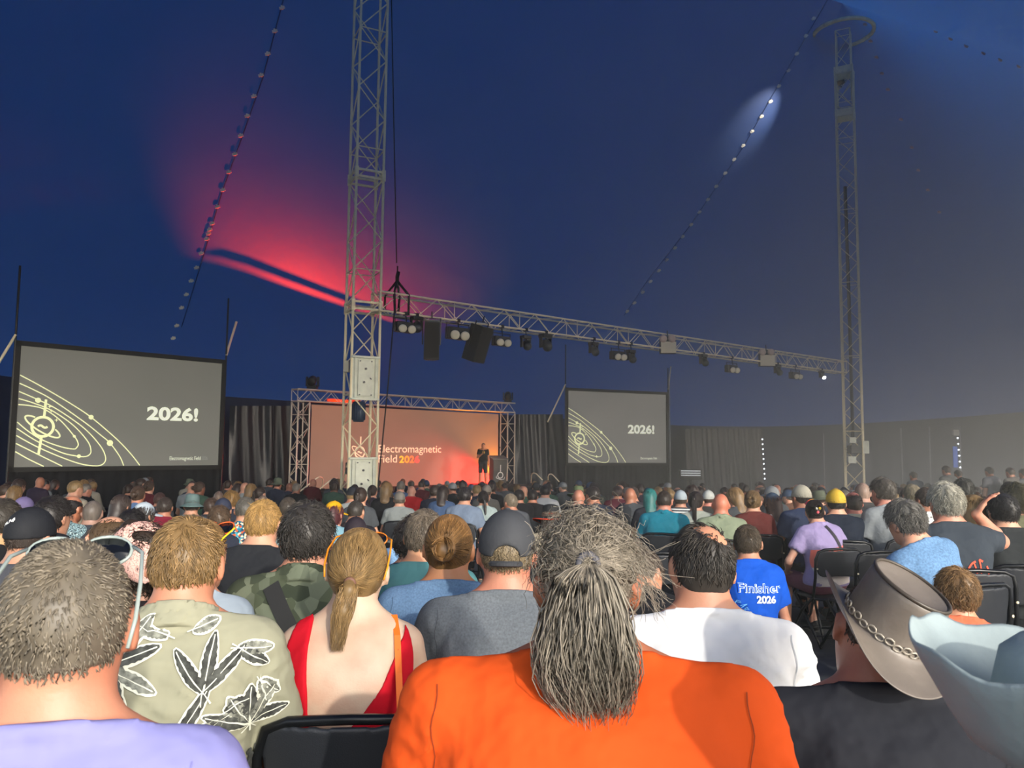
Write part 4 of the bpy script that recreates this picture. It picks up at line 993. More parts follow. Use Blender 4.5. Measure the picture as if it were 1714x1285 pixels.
def scalp_pts(n, seed=0, low=-.06):
    """points on the hair-bearing part of the skull (head coordinates, face at +y)"""
    r = np.random.default_rng(seed); out = []
    while len(out) < n:
        d = r.normal(size=(n * 2, 3)); d /= np.linalg.norm(d, axis=1, keepdims=True); p = SC_C + d * SC_R; x, y, z = p.T
        line = np.where(y < .0, low - .035 + 0 * y, np.where(y < .045, -.005 + .0 * y, .045 + (y - .045) * .6))
        ear = (np.abs(x) > .06) & (y > -.03) & (y < .03) & (z < .012)
        out += list(p[(z > line) & ~ear])
    return np.array(out[:n])
def shell(th=.008, low=-.06, h=.006, noise=.002, seed=1, front=True, extra=None, sc=70):
    f = Fld((-.16, -.20, -.42 if extra else -.14), (.16, .15, .15), h); f.ell(SC_C, SC_R + th, 0)
    if not extra or 'nofill' not in extra: f.ell((0, -.045, -.055), (.058 + th * .5, .045 + th * .5, .07), .02)
    def reg(x, y, z):
        line = np.where(y < -.005, low - .035, np.where(y < .05, low * .2 + .0 + (y + .005) * .5, .048 + (y - .05) * .5))
        return line - z + 0 * x
    f.disp(lambda x, y, z: (th + .001) * np.clip(1 - (z + reg(x, y, z) * 0 - (z + reg(x, y, z))) / .045, 0, 1) * .95)
    f.cut(reg)
    def ear(x, y, z): return .018 - np.sqrt(((np.abs(x) - .088) / 1.2) ** 2 + ((y + .0) / 1.15) ** 2 + ((z + .028) / 1.7) ** 2)
    f.cut(ear)
    return f
def fin(f, noise=.002, seed=1, sc=70, tone=.35, st=(1, 1, .4)):
    if noise: f.disp(lambda x, y, z: sines(x, y, z, sc, seed, noise, st))
    v, q = f.arrays(); return v, q, np.full(len(v), tone)
def flow_strands(roots, dirfn, length, S=5, lift=.35, jit=.25, seed=3, curl=0.0, gravity=0.0, keep=.004):
    """grow strands over the skull along a direction field"""
    r = np.random.default_rng(seed); N = len(roots); P = np.zeros((N, S, 3)); p = roots.copy(); P[:, 0] = p; L = length * r.uniform(.65, 1.2, N); jd = r.normal(size=(N, 3)) * jit; ph = r.uniform(0, 6.28, N)
    for i in range(1, S):
        n = (p - SC_C) / SC_R ** 2; n /= np.linalg.norm(n, axis=1, keepdims=True); d = dirfn(p) + jd; d -= n * (d * n).sum(1, keepdims=True) * .85; d /= np.linalg.norm(d, axis=1, keepdims=True) + 1e-9
        d = d + n * lift * (1 - .5 * i / S); d[:, 2] -= gravity
        if curl: d += curl * (np.cross(n, d) * np.sin(ph + i * 1.9)[:, None] + n * np.cos(ph + i * 1.9)[:, None] * .6)
        d /= np.linalg.norm(d, axis=1, keepdims=True); p = p + d * (L / (S - 1))[:, None]
        q = (p - SC_C) / (SC_R + keep); k = np.linalg.norm(q, axis=1, keepdims=True); p = np.where(k < 1, SC_C + q / k * (SC_R + keep), p); P[:, i] = p
    return P
def whorl(c, spin=.5):
    c = np.array(c)
    def fn(p):
        n = (p - SC_C) / SC_R ** 2; n /= np.linalg.norm(n, axis=1, keepdims=True); d = p - c; d -= n * (d * n).sum(1, keepdims=True); l = np.linalg.norm(d, axis=1, keepdims=True) + 1e-6; d /= l
        return d + np.cross(n, d) * spin * np.exp(-l / .06)
    return fn
def toward(c):
    c = np.array(c); return lambda p: (c - p) / (np.linalg.norm(c - p, axis=1, keepdims=True) + 1e-6)
def ropes(a, pts, n, rad0, rad1, S=10, seed=4, wav=.006, flare=None, prof=None):
    """a hanging bundle of strands following the polyline pts"""
    r = np.random.default_rng(seed); pts = np.array(pts, float); t = np.linspace(0, 1, S); seg = np.linspace(0, 1, len(pts)); C = np.stack([np.interp(t, seg, pts[:, i]) for i in range(3)], 1)
    ang = r.uniform(0, 6.28, n); rr = np.sqrt(r.random(n)); prof = np.interp(t, [0, .15, .6, 1], [rad0, rad1 * .8, rad1, rad1 * (flare or .55)]) if prof is None else np.interp(t, *prof)
    off = np.stack([np.cos(ang) * rr, np.sin(ang) * rr * .6, 0 * ang], 1)
    P = C[None] + off[:, None, :] * prof[None, :, None]; ph = r.uniform(0, 6.28, (n, 2)); fr = r.uniform(2, 5, (n, 1))
    P[..., 0] += wav * np.sin(ph[:, :1] + fr * t * 3) * t; P[..., 1] += wav * np.cos(ph[:, 1:] + fr * t * 3) * t
    P[..., 2] -= (r.random((n, 1)) - .4) * .05 * t
    return P
HAIR = {}
def hair(kind, dense=1.0):
    key = (kind, dense)
    if key in HAIR: return HAIR[key]
    D = lambda n: max(60, int(n * dense)); R0 = .0011 if dense > 2 else .0017
    parts = []; sd = abs(hash(kind)) % 97 if False else sum(map(ord, kind))
    def S(P, r=R0, t=None): v, q, tn = strand_mesh(P, r, tone=t); parts.append((v, q, .25 + .75 * tn))
    if kind in ('short', 'shortb'):
        parts.append(fin(shell(.006, -.038), .002, sd)); S(flow_strands(scalp_pts(D(1000), sd, -.058), whorl((.01, -.075, .07) if kind == 'short' else (-.02, -.06, .08)), .030, 5, .35, .35, sd, keep=.007))
    elif kind == 'crop':
        parts.append(fin(shell(.003, -.025), .001, sd)); S(flow_strands(scalp_pts(D(1300), sd, -.05), whorl((.015, -.07, .07)), .011, 4, .5, .4, sd, keep=.004))
    elif kind == 'buzz':
        parts.append(fin(shell(.002, -.05), .0006, sd, 120))
    elif kind == 'messy':
        parts.append(fin(shell(.012), .005, sd, 60)); S(flow_strands(scalp_pts(D(900), sd), whorl((.0, -.06, .08), .9), .05, 7, .45, .5, sd, .5, keep=.012))
    elif kind == 'curly':
        parts.append(fin(shell(.022, -.07), .009, sd, 75)); S(flow_strands(scalp_pts(D(800), sd, -.08), whorl((0, -.02, .1)), .07, 9, .7, .5, sd, 1.3, keep=.02))
    elif kind == 'balding':
        f = shell(.004); f.ell((.020, -.070, .092), (.040, .050, .045), .035, sub=True); parts.append(fin(f, .0012, sd))
        rt = scalp_pts(D(1100), sd); d = np.linalg.norm((rt - np.array([.022, -.068, .075])) / np.array([1, 1.1, 1.15]), axis=1); rr = np.random.default_rng(5).random(len(rt)); rt = rt[rr < np.clip((d - .022) / .05, .07, 1)]
        S(flow_strands(rt, whorl((.02, -.075, .06), .8), .030, 5, .3, .35, sd, keep=.005))
    elif kind == 'fringe':
        f = shell(.005); f.ell((0, -.0, .08), (.068, .10, .085), .01, sub=True); parts.append(fin(f, .0015, sd))
        rt = scalp_pts(D(900), sd); rt = rt[np.linalg.norm((rt - np.array([0, .02, .08])) / np.array([.07, .105, .075]), axis=1) > 1]; S(flow_strands(rt, lambda p: np.tile([0, -.4, -1.], (len(p), 1)), .022, 4, .3, .4, sd, keep=.005))
    elif kind in ('long', 'longwavy'):
        f = shell(.012, -.07, extra=('fill',)); f.cap((0, -.06, -.05), (0, -.085, -.20), .062, .06, .04); f.cap((-.045, -.04, -.05), (-.06, -.06, -.2), .035, .03, .04); f.cap((.045, -.04, -.05), (.06, -.06, -.2), .035, .03, .04)
        f.ell((0, -.075, -.22), (.085, .035, .09), .04); parts.append(fin(f, .004, sd, 60, st=(1, 1, .12)))
        r = np.random.default_rng(sd); rt = scalp_pts(D(500), sd); N = len(rt); P = np.zeros((N, 12, 3)); top = rt.copy(); ang = np.arctan2(rt[:, 0], -(rt[:, 1]) + .03)
        low = np.stack([np.sin(ang * .8) * .085, -.07 - .03 * np.cos(ang) + r.normal(size=N) * .012, np.full(N, -.24) - r.random(N) * .1], 1)
        for i in range(12):
            t = i / 11; mid = SC_C + (top - SC_C) * 1.16; mid[:, 2] = np.minimum(mid[:, 2], .06) - .05
            P[:, i] = top * (1 - t) ** 2 + 2 * t * (1 - t) * mid + low * t * t
        q = (P - SC_C) / (SC_R + .014); k = np.linalg.norm(q, axis=2, keepdims=True); P = np.where(k < 1, SC_C + q / k * (SC_R + .014), P)
        if kind == 'longwavy': ph = r.uniform(0, 6.28, (N, 1)); t = np.linspace(0, 1, 12)[None]; P[..., 0] += .012 * np.sin(ph + t * 14) * t; P[..., 1] += .012 * np.cos(ph + t * 14) * t
        S(P, R0 * 1.3)
    elif kind in ('pony', 'braid', 'bun', 'lowpony'):
        tie = {'pony': (0, -.125, .02), 'braid': (0, -.118, -.02), 'bun': (-.004, -.13, -.022), 'lowpony': (0, -.125, -.055)}[kind]
        parts.append(fin(shell(.008, -.065), .0025, sd, 80)); rt = scalp_pts(D(800), sd); S(flow_strands(rt, toward(tie), .09, 7, .06, .1, sd, keep=.009), R0 * 1.1)
        if kind == 'bun':
            f = Fld((-.07, -.2, -.1), (.07, -.07, .06), .006); f.ell((0, -.132, -.025), (.04, .034, .042), 0); parts.append(fin(f, .005, sd, 110))
            r = np.random.default_rng(2); N = D(260); P = np.zeros((N, 10, 3)); a0 = r.uniform(0, 6.28, N); tl = r.normal(size=(N, 2)) * .5
            for i in range(10):
                a = a0 + i * .35; rad = .036 + .006 * r.random(N) * 0 + .003 * np.sin(a0 * 7); x, z = np.cos(a) * rad, np.sin(a) * rad * 1.05; y = tl[:, 0] * x + -.012 - np.sqrt(np.clip(.042 ** 2 - (x * .6) ** 2 - (z * .6) ** 2, 0, 1)) * .55
                P[:, i] = np.stack([x * (.55 + .45 * np.abs(np.sin(a0 * 3))), -.118 + y, -.025 + z * (.55 + .45 * np.abs(np.cos(a0 * 5)))], 1)
            S(P, R0 * 1.1)
        else:
            end = {'pony': [(0, -.125, .02), (0, -.16, .0), (0, -.15, -.1), (.005, -.135, -.26)], 'lowpony': [(0, -.125, -.055), (0, -.145, -.075), (-.01, -.145, -.13), (-.015, -.14, -.205)], 'braid': [(0, -.118, -.02), (.01, -.14, -.06), (.015, -.14, -.15), (.02, -.135, -.25)]}[kind]
            S(ropes(0, end, D(320), .010, .028 if kind != 'braid' else .018, 10, sd), R0 * 1.2)
            f = Fld((-.06, -.21, -.34), (.06, -.06, .06), .007); 
            for a, b in zip(end, end[1:]): f.cap(a, b, .014, .016 if kind != 'braid' else .014, .02)
            parts.append(fin(f, .003, sd, 90, st=(1, 1, .2)))
    HAIR[key] = hair_object_mesh('hair', parts); return HAIR[key]
def hair_mat():
    m, n, l, b = newmat('hair'); oi = n.new('ShaderNodeObjectInfo'); at = n.new('ShaderNodeAttribute'); at.attribute_name = 'tone'
    mr = n.new('ShaderNodeMapRange'); mr.inputs[3].default_value = .45; mr.inputs[4].default_value = 1.55; l.new(at.outputs['Fac'], mr.inputs[0])
    tc = n.new('ShaderNodeTexCoord'); nz = n.new('ShaderNodeTexNoise'); nz.inputs['Scale'].default_value = 45; mp = n.new('ShaderNodeMapping'); mp.inputs['Scale'].default_value = (1, 1, .25); l.new(tc.outputs['Object'], mp.inputs[0]); l.new(mp.outputs[0], nz.inputs['Vector'])
    m2 = n.new('ShaderNodeMapRange'); m2.inputs[1].default_value = .3; m2.inputs[2].default_value = .7; m2.inputs[3].default_value = .75; m2.inputs[4].default_value = 1.3; l.new(nz.outputs[0], m2.inputs[0])
    mu = n.new('ShaderNodeMath'); mu.operation = 'MULTIPLY'; l.new(mr.outputs[0], mu.inputs[0]); l.new(m2.outputs[0], mu.inputs[1])
    mx = n.new('ShaderNodeMix'); mx.data_type = 'RGBA'; mx.blend_type = 'MULTIPLY'; mx.inputs[0].default_value = 1; l.new(oi.outputs['Color'], mx.inputs[6]); l.new(mu.outputs[0], mx.inputs[7])
    l.new(mx.outputs[2], b.inputs['Base Color']); b.inputs['Roughness'].default_value = .48; b.inputs['Specular IOR Level'].default_value = .45; return m
M_HAIR = hair_mat()
def skin_mat():
    m, n, l, b = newmat('skin'); oi = n.new('ShaderNodeObjectInfo'); tc = n.new('ShaderNodeTexCoord'); nz = n.new('ShaderNodeTexNoise'); nz.inputs['Scale'].default_value = 14; nz.inputs['Detail'].default_value = 4; l.new(tc.outputs['Object'], nz.inputs['Vector'])
    cr = n.new('ShaderNodeValToRGB'); cr.color_ramp.elements[0].position = .3; cr.color_ramp.elements[0].color = (1.0, .82, .78, 1); cr.color_ramp.elements[1].position = .7; cr.color_ramp.elements[1].color = (1.03, 1.03, 1.02, 1); l.new(nz.outputs[0], cr.inputs[0])
    mx = n.new('ShaderNodeMix'); mx.data_type = 'RGBA'; mx.blend_type = 'MULTIPLY'; mx.inputs[0].default_value = 1; l.new(oi.outputs['Color'], mx.inputs[6]); l.new(cr.outputs[0], mx.inputs[7]); l.new(mx.outputs[2], b.inputs['Base Color'])
    b.inputs['Roughness'].default_value = .5; b.inputs['Subsurface Weight'].default_value = .0
    n2 = n.new('ShaderNodeTexNoise'); n2.inputs['Scale'].default_value = 160; l.new(tc.outputs['Object'], n2.inputs['Vector']); bp = n.new('ShaderNodeBump'); bp.inputs['Strength'].default_value = .12; bp.inputs['Distance'].default_value = .004; l.new(n2.outputs[0], bp.inputs['Height']); l.new(bp.outputs[0], b.inputs['Normal']); return m
M_SKIN = skin_mat()
M_CLOTH = mat('cloth', rough=.85, obj=True, nscale=9, namt=.08, bump=.5, bscale=13, spec=.2, bdist=.03)
M_DENIM = mat('denim', rough=.85, obj=True, nscale=90, namt=.3, bump=.2, bscale=30, spec=.2)
M_HEATHER = mat('heather_cloth', rough=.9, obj=True, nscale=170, namt=.22, bump=.2, bscale=25, spec=.15)
M_FELT = mat('hat_felt', rough=.75, obj=True, nscale=12, namt=.12, bump=.15, bscale=80, spec=.25)
M_LEATHER = mat('hat_leather', rough=.42, obj=True, nscale=7, namt=.25, bump=.12, bscale=50, spec=.45)
def pattern_mat(name, cols, scale, kind='voronoi', rough=.85):
    """printed cloth: patches of several colours"""
    m, n, l, b = newmat(name); tc = n.new('ShaderNodeTexCoord'); cr = n.new('ShaderNodeValToRGB'); cr.color_ramp.interpolation = 'CONSTANT'
    if kind == 'voronoi':
        v = n.new('ShaderNodeTexVoronoi'); v.inputs['Scale'].default_value = scale; l.new(tc.outputs['Object'], v.inputs['Vector']); sp = n.new('ShaderNodeSeparateColor'); l.new(v.outputs['Color'], sp.inputs[0]); l.new(sp.outputs[0], cr.inputs[0])
    elif kind == 'noise':
        v = n.new('ShaderNodeTexNoise'); v.inputs['Scale'].default_value = scale; v.inputs['Detail'].default_value = 2.5; l.new(tc.outputs['Object'], v.inputs['Vector']); mr = n.new('ShaderNodeMapRange'); mr.inputs[1].default_value = .3; mr.inputs[2].default_value = .7; l.new(v.outputs[0], mr.inputs[0]); l.new(mr.outputs[0], cr.inputs[0])
    elif kind == 'stripes':
        v = n.new('ShaderNodeTexWave'); v.bands_direction = 'Z'; v.inputs['Scale'].default_value = scale; l.new(tc.outputs['Object'], v.inputs['Vector']); l.new(v.outputs[0], cr.inputs[0])
    elif kind == 'lines':
        v = n.new('ShaderNodeTexVoronoi'); v.feature = 'DISTANCE_TO_EDGE'; v.inputs['Scale'].default_value = scale; v.inputs['Randomness'].default_value = 1; nz = n.new('ShaderNodeTexNoise'); nz.inputs['Scale'].default_value = scale * .8
        ad = n.new('ShaderNodeMix'); ad.data_type = 'VECTOR'; ad.inputs[0].default_value = .25; l.new(tc.outputs['Object'], nz.inputs['Vector']); l.new(tc.outputs['Object'], ad.inputs[4]); l.new(nz.outputs['Color'], ad.inputs[5]); l.new(ad.outputs[1], v.inputs['Vector']); l.new(v.outputs['Distance'], cr.inputs[0])
    el = cr.color_ramp.elements; k = len(cols)
    for i, c in enumerate(cols):
        pos = i / k if kind != 'lines' else (0, .035, .5)[i]
        e = el[i] if i < 2 else el.new(pos); e.position = pos; e.color = (*lin(c), 1)
    l.new(cr.outputs[0], b.inputs['Base Color']); b.inputs['Roughness'].default_value = rough; b.inputs['Specular IOR Level'].default_value = .2
    nb = n.new('ShaderNodeTexNoise'); nb.inputs['Scale'].default_value = 22; l.new(tc.outputs['Object'], nb.inputs['Vector']); bp = n.new('ShaderNodeBump'); bp.inputs['Strength'].default_value = .2; bp.inputs['Distance'].default_value = .01; l.new(nb.outputs[0], bp.inputs['Height']); l.new(bp.outputs[0], b.inputs['Normal'])
    return m
M_CAMO = pattern_mat('camouflage_print', ['#343b2e', '#474e3d', '#596050', '#3d4436', '#656c5a'], 22)
M_FLORAL = pattern_mat('bright_floral_print', ['#173d52', '#1f6a86', '#c9542f', '#d9c7a0', '#20485e', '#3d8a9a'], 70)
M_BLUEFLORAL = pattern_mat('blue_leaf_print', ['#28333a', '#87a3a8', '#2c3a41', '#a7bcbb'], 55, 'noise')
M_STRIPE = pattern_mat('striped_print', ['#2d2f38', '#c9ccc8'], 9, 'stripes')
M_PINKSCARF = pattern_mat('pink_line_print', ['#4a3434', '#e8b6a8', '#efc3b4'], 36, 'lines')
M_SUNSET = pattern_mat('sunset_blue_print', ['#7c5a6a', '#6f86b4', '#8a6a78', '#4f6fa8'], 8, 'noise')
M_WHITEPRINT = pattern_mat('white_black_print', ['#3b3d40', '#c4c6c2', '#b8bab6', '#d0d2cd'], 30, 'noise')
# =================================================================== HATS AND GLASSES (head coordinates)
HATS = {}
def hat_meshes(kind):
    if kind in HATS: return HATS[kind]
    out = []     # (name, mesh, sub-parts [(name, mesh, colour key)])
    if kind.startswith('cap'):
        f = Fld((-.13, -.15, -.07), (.13, .13, .15), .0055); f.ell(SC_C + np.array([0, 0, .006]), SC_R + np.array([.011, .012, .014]), 0); rim = lambda x, y, z: (-.004 + .22 * y) - z
        f.cut(rim)
        if kind == 'capback': f.ell((0, -.115, -.028), (.042, .05, .036), .004, sub=True)
        b = Fld((-.1, .04, -.04), (.1, .2, .07), .005); b.ell((0, .105, .016), (.078, .085, .010), 0); b.disp(lambda x, y, z: 0 * x); b.cut(lambda x, y, z: (.078 - 1.2 * np.abs(x) ** 1.5) - y + 0 * z)
        V, Q = b.arrays(); V[:, 2] -= (V[:, 0] ** 2) * 3.0; bm_ = npmesh('brim', V, Q)
        bt = Fld((-.02, -.03, .1), (.02, .02, .135), .003); bt.ell((0, -.012, .118), (.009, .009, .005), 0)
        subs = [('brim', bm_, 1), ('button', bt.mesh('button'), 0)]
        if kind == 'capback':
            st = MB(); st.tube([(.062 * math.sin(a) * 1.05, -.012 - .112 * math.cos(a), -.044) for a in np.linspace(-.72, .72, 12)], .0085, 6); me = bpy.data.meshes.new('strap'); me.from_pydata(st.v, [], st.f); subs.append(('strap', me, 0))
        out = ('cap', f.mesh('cap'), subs)
    elif kind in ('bucket', 'widehat'):
        br = .145 if kind == 'bucket' else .175; dz = -.045 if kind == 'bucket' else -.03
        prof = [(.001, .128), (.045, .126), (.072, .118), (.083, .10), (.088, .03), (.09, .012), (br * .8, dz * .5 + .012), (br, dz + .012), (br, dz + .006), (br * .8, dz * .5 + .005), (.086, .004), (.083, .03)]
        mb = MB().lathe(prof, 32, lambda a, r, z: Vector((r * math.cos(a) * .93, r * math.sin(a) * 1.16 - .012, z + (.012 * math.cos(2 * a) * max(0, (r - .09) / .06)))))
        me = bpy.data.meshes.new('hat'); me.from_pydata(mb.v, [], mb.f); me.polygons.foreach_set('use_smooth', [True] * len(me.polygons))
        bd = MB().lathe([(.0895, .014), (.092, .016), (.0915, .034), (.0885, .036)], 32, lambda a, r, z: Vector((r * math.cos(a) * .93, r * math.sin(a) * 1.16 - .012, z))); m2 = bpy.data.meshes.new('band'); m2.from_pydata(bd.v, [], bd.f); m2.polygons.foreach_set('use_smooth', [True] * len(m2.polygons))
        subs = [('hat_band', m2, 1)]
        if kind == 'widehat':
            tr = MB().tube([(br * math.cos(a) * .93, br * math.sin(a) * 1.16 - .012, dz + .009 + .012 * math.cos(2 * a) * .9) for a in np.linspace(0, 2 * PI, 40, endpoint=False)], .006, 6, closed=True); m3 = bpy.data.meshes.new('brim_trim'); m3.from_pydata(tr.v, [], tr.f); subs.append(('brim_trim', m3, 1))
        out = ('hat', me, subs)
    HATS[kind] = out; return out
M_GLASS = mat('dark_lenses', '#101216', .08)
def sunglasses(parent, hm, col, temple=None, up=True, m=None):
    """pushed up on top of the head"""
    mm = m or mat('glasses_' + col[1:], col, .25); e = MB(); y0, z0 = .080, .086
    for q in (-1, 1):
        c = Vector((q * .034, y0, z0)); e.tube([c + Vector((.033 * math.cos(a), .010 * math.sin(a) - .010 * abs(math.cos(a)), .021 * math.sin(a))) for a in np.linspace(0, 2 * PI, 20, endpoint=False)], .0028, 6, closed=True)
    e.tube([(-.012, y0 + .002, z0 + .008), (.012, y0 + .002, z0 + .008)], .003, 6)
    o = e.build('sunglasses', mm, parent, True); o.matrix_local = hm
    for q in (-1, 1):
        g = MB(); g.lathe([(.001, .0), (.031, 0), (.031, .002), (.001, .002)], 20, lambda a, r, z: Vector((q * .034 + r * math.cos(a), y0 + r * .3 * math.sin(a) - .012 * abs(math.cos(a)) * r / .031, z0 + r * .62 * math.sin(a) + z))); g.build('lens', M_GLASS, o, True)
        t = MB(); t.tube([(q * .068, y0 - .008, z0 + .006), (q * .083, y0 - .03, z0 - .004), (q * .0895, -.02, .04), (q * .089, -.05, -.005), (q * .083, -.062, -.04)], [.0028, .003, .003, .003, .0026], 6); t.build('temple', mat('temple_' + temple[1:], temple, .25) if temple else mm, o, True)
    return o
# =================================================================== FOLDING CHAIRS
def rrect(w, h, r, n=5):
    out = []
    for cx, cz, a0 in ((w / 2 - r, h / 2 - r, 0), (-w / 2 + r, h / 2 - r, PI / 2), (-w / 2 + r, -h / 2 + r, PI), (w / 2 - r, -h / 2 + r, 1.5 * PI)):
        out += [(cx + r * math.cos(a0 + PI / 2 * k / n), cz + r * math.sin(a0 + PI / 2 * k / n)) for k in range(n + 1)]
    return out
def chair_meshes():
    out = []
    def cv(x): return .035 * (x / .22) ** 2
    # curved back panel, wider at the top
    f = Fld((-.26, -.30, .58), (.26, -.10, .90), .008)
    x, y, z = f.xyz(); w = .205 + (z - .66) * .06; yc = -.235 + .9 * x * x + (z - .75) * -.12
    ox = np.abs(x) - (w - .06); oz = np.abs(z - .745 + .25 * x * x * np.where(z > .745, 0, 1)) - (.115 - .06); d = np.sqrt(np.maximum(ox, 0) ** 2 + np.maximum(oz, 0) ** 2) + np.minimum(np.maximum(ox, oz), 0) - .06
    f.F = np.maximum(d, np.abs(y - yc) - .007).astype(np.float32); out.append(('backrest', f.mesh('backrest'), M_CHAIR))
    mb = MB(); P = [(-.235, -.16, .44), (-.228, -.192, .62), (-.226, -.20, .78), (-.205, -.21, .845), (-.15, -.225, .868), (0, -.238, .875), (.15, -.225, .868), (.205, -.21, .845), (.226, -.20, .78), (.228, -.192, .62), (.235, -.16, .44)]
    mb.tube(P, .013, 8); out.append(('back_frame', mb, M_CHAIRM))
    f = Fld((-.24, -.24, .39), (.24, .26, .46), .012); x, y, z = f.xyz(); ox = np.abs(x) - .14 - .02 * y; oy = np.abs(y - .01) - .14; d = np.sqrt(np.maximum(ox, 0) ** 2 + np.maximum(oy, 0) ** 2) + np.minimum(np.maximum(ox, oy), 0) - .06; f.F = np.maximum(d, np.abs(z - .423) - .012 + 0 * x).astype(np.float32); out.append(('seat', f.mesh('seat'), M_CHAIR))
    for q in (-1, 1):
        mb = MB(); mb.tube([(q * .235, -.16, .44), (q * .235, .02, .30), (q * .235, .24, .015)], .0125, 8); out.append(('leg', mb, M_CHAIRM))
        mb = MB(); mb.tube([(q * .215, .17, .42), (q * .215, .0, .25), (q * .215, -.24, .015)], .0125, 8); out.append(('leg', mb, M_CHAIRM))
        mb = MB(); mb.lathe([(.001, 0), (.008, 0), (.008, .004), (.001, .005)], 8, lambda a, r, z: Vector((q * .222 + r * math.cos(a), -.216 - z, .70 + r * math.sin(a)))); out.append(('rivet', mb, M_ALU))
    for (y, z, hw) in ((.17, .105, .235), (-.17, .105, .215)):
        mb = MB(); mb.tube([(-hw, y, z), (hw, y, z)], .009, 6); out.append(('stretcher', mb, M_CHAIRM))
    res = []
    for nme, g, m in out:
        if isinstance(g, MB):
            me = bpy.data.meshes.new(nme); me.from_pydata(g.v, [], g.f); me.polygons.foreach_set('use_smooth', [True] * len(me.polygons))
        else: me = g
        me.materials.append(m); res.append((nme, me))
    return res
CHAIR = chair_meshes()
def chair(x, y, rz, label, group='black folding chairs of the audience', sc=1.0):
    e = empty('folding_chair', (x, y, floor_z(y)), rz); e.scale = (sc, sc, sc); tag(e, label, 'chair', group)
    for n, me in CHAIR: link(n, me, None, e)
    return e
# =================================================================== PEOPLE
_pose = {}; _body = {}; _shirt = {}; _trou = {}
def get_pose(kw):
    k = tuple(sorted((a, tuple(sorted(b.items())) if isinstance(b, dict) else b) for a, b in kw.items()))
    if k not in _pose: _pose[k] = Pose(**kw)
    return k, _pose[k]
def person(px, top, Y, label, hr='short', hc='#3a3029', skin='#c08a6c', shirt='tee', sc='#2a2c30', sm=None, by=0, hat=None, hatc=('#222', '#222'), group='seated audience', tc='#23252b', tl=1.9, dens=1.0, h=.016, sh=.014, wr=.004, seed=1, chairlab=None, cdx=0, hatm=None, at=None, scale=None, shoes=True, stand=False, nofig=False, **kw):
    if stand: kw['stand'] = True
    key, ps = get_pose(kw)
    ht = ps.hd + ps.HR @ Vector((0, -.012, .098)); tz = max(ht.z, ps.hd.z + .096) + (.012 if hr not in (None, 'bald', 'buzz', 'crop') else .004) + (.012 if hat else 0)
    rz = math.radians(-by); R = Matrix.Rotation(rz, 3, 'Z')
    if at is None:
        t = W(px, top, Y); fz = floor_z(Y); s = scale or (t.z - fz) / tz; off = R @ Vector((ps.hd.x, ps.hd.y, 0)) * s; loc = Vector((t.x - off.x, Y - off.y, 0)); loc.z = floor_z(loc.y)
    else: loc = Vector(at); s = scale or 1.0
    e = empty('person', loc, rz); e.scale = (s, s, s); tag(e, label, 'person', group)
    if (key, h) not in _body: _body[(key, h)] = ps.body_mesh(h)
    link('body', _body[(key, h)], M_SKIN, e, skin)
    out = {'e': e, 'pose': ps, 'hm': ps.hmat()}
    if shirt:
        k2 = (key, shirt, sh, wr, seed)
        if k2 not in _shirt: _shirt[k2] = ps.shirt(shirt, sh, wr, seed)
        me = _shirt[k2]; m = sm or M_CLOTH
        o = link('shirt', me, None, e, sc)
        if not me.materials: me.materials.append(M_CLOTH)
        if m is not M_CLOTH: o.material_slots[0].link = 'OBJECT'; o.material_slots[0].material = m
        out['shirt'] = o
    k3 = (key, tl)
    if k3 not in _trou: _trou[k3] = ps.trousers(tl)
    link('trousers' if tl > 1.2 else 'shorts', _trou[k3], M_CLOTH, e, tc)
    if hr and hr != 'bald':
        o = link('hair', hair(hr, dens), M_HAIR, e, hc); o.matrix_local = ps.hmat(); out['hair'] = o
    if hat:
        n, me, subs = hat_meshes(hat); mh = hatm or M_FELT
        o = link(n, me, mh, e, hatc[0]); o.matrix_local = ps.hmat(); out['hat'] = o
        for n2, m2, ci in subs: link(n2, m2, mh, o, hatc[ci])
    if shoes:
        for q in (-1, 1):
            o = link('shoe', SHOE, M_CLOTH, e, '#3a3a3c' if seed % 2 else '#6d6a66'); o.location = (q * .145, .46 if not ps.stand else -.01, 0)
    if chairlab and not stand: chair(loc.x + cdx, loc.y - .005, rz, chairlab, sc=min(1.06, max(.94, s)))
    return out
def bvh_of(o):
    me = o.data; return BVHTree.FromPolygons([v.co for v in me.vertices], [tuple(p.vertices) for p in me.polygons])
def decal(shirt, vs, fs, name, m, off=.003, tree=None, origin_y=-.8):
    """flat print laid on the back of a garment"""
    t = tree or bvh_of(shirt); V = []
    for x, z in vs:
        hit, n, i, d = t.ray_cast(Vector((x, origin_y, z)), Vector((0, 1, 0)))
        V.append(None if hit is None else hit + (n if n.y < 0 else -n) * off)
    fs = [f for f in fs if all(V[i] is not None for i in f)]; V = [v if v is not None else Vector((0, 0, .8)) for v in V]
    if not fs: return None
    used = sorted({i for f in fs for i in f}); rm = {j: k for k, j in enumerate(used)}; V = [V[i] for i in used]; fs = [tuple(rm[i] for i in f) for f in fs]
    return MB().add(V, fs).build(name, m, shirt, True)
def leaf_strip(c, ang, L, wd, n=8, notch=0.0):
    """a leaf blade as a strip: centre line from c along ang"""
    vs = []; fs = []; ca, sa = math.cos(ang), math.sin(ang)
    for i in range(n + 1):
        t = i / n; hw = wd * (math.sin(PI * min(1, t * .92 + .06)) ** .6) * (1 - notch * (i % 2)); x = L * t
        for s in (-1, 0, 1): vs.append((c[0] + ca * x - sa * hw * s, c[1] + sa * x + ca * hw * s))
    for i in range(n):
        for k in (0, 1): fs.append((i * 3 + k, i * 3 + k + 1, i * 3 + k + 4, i * 3 + k + 3))
    return vs, fs
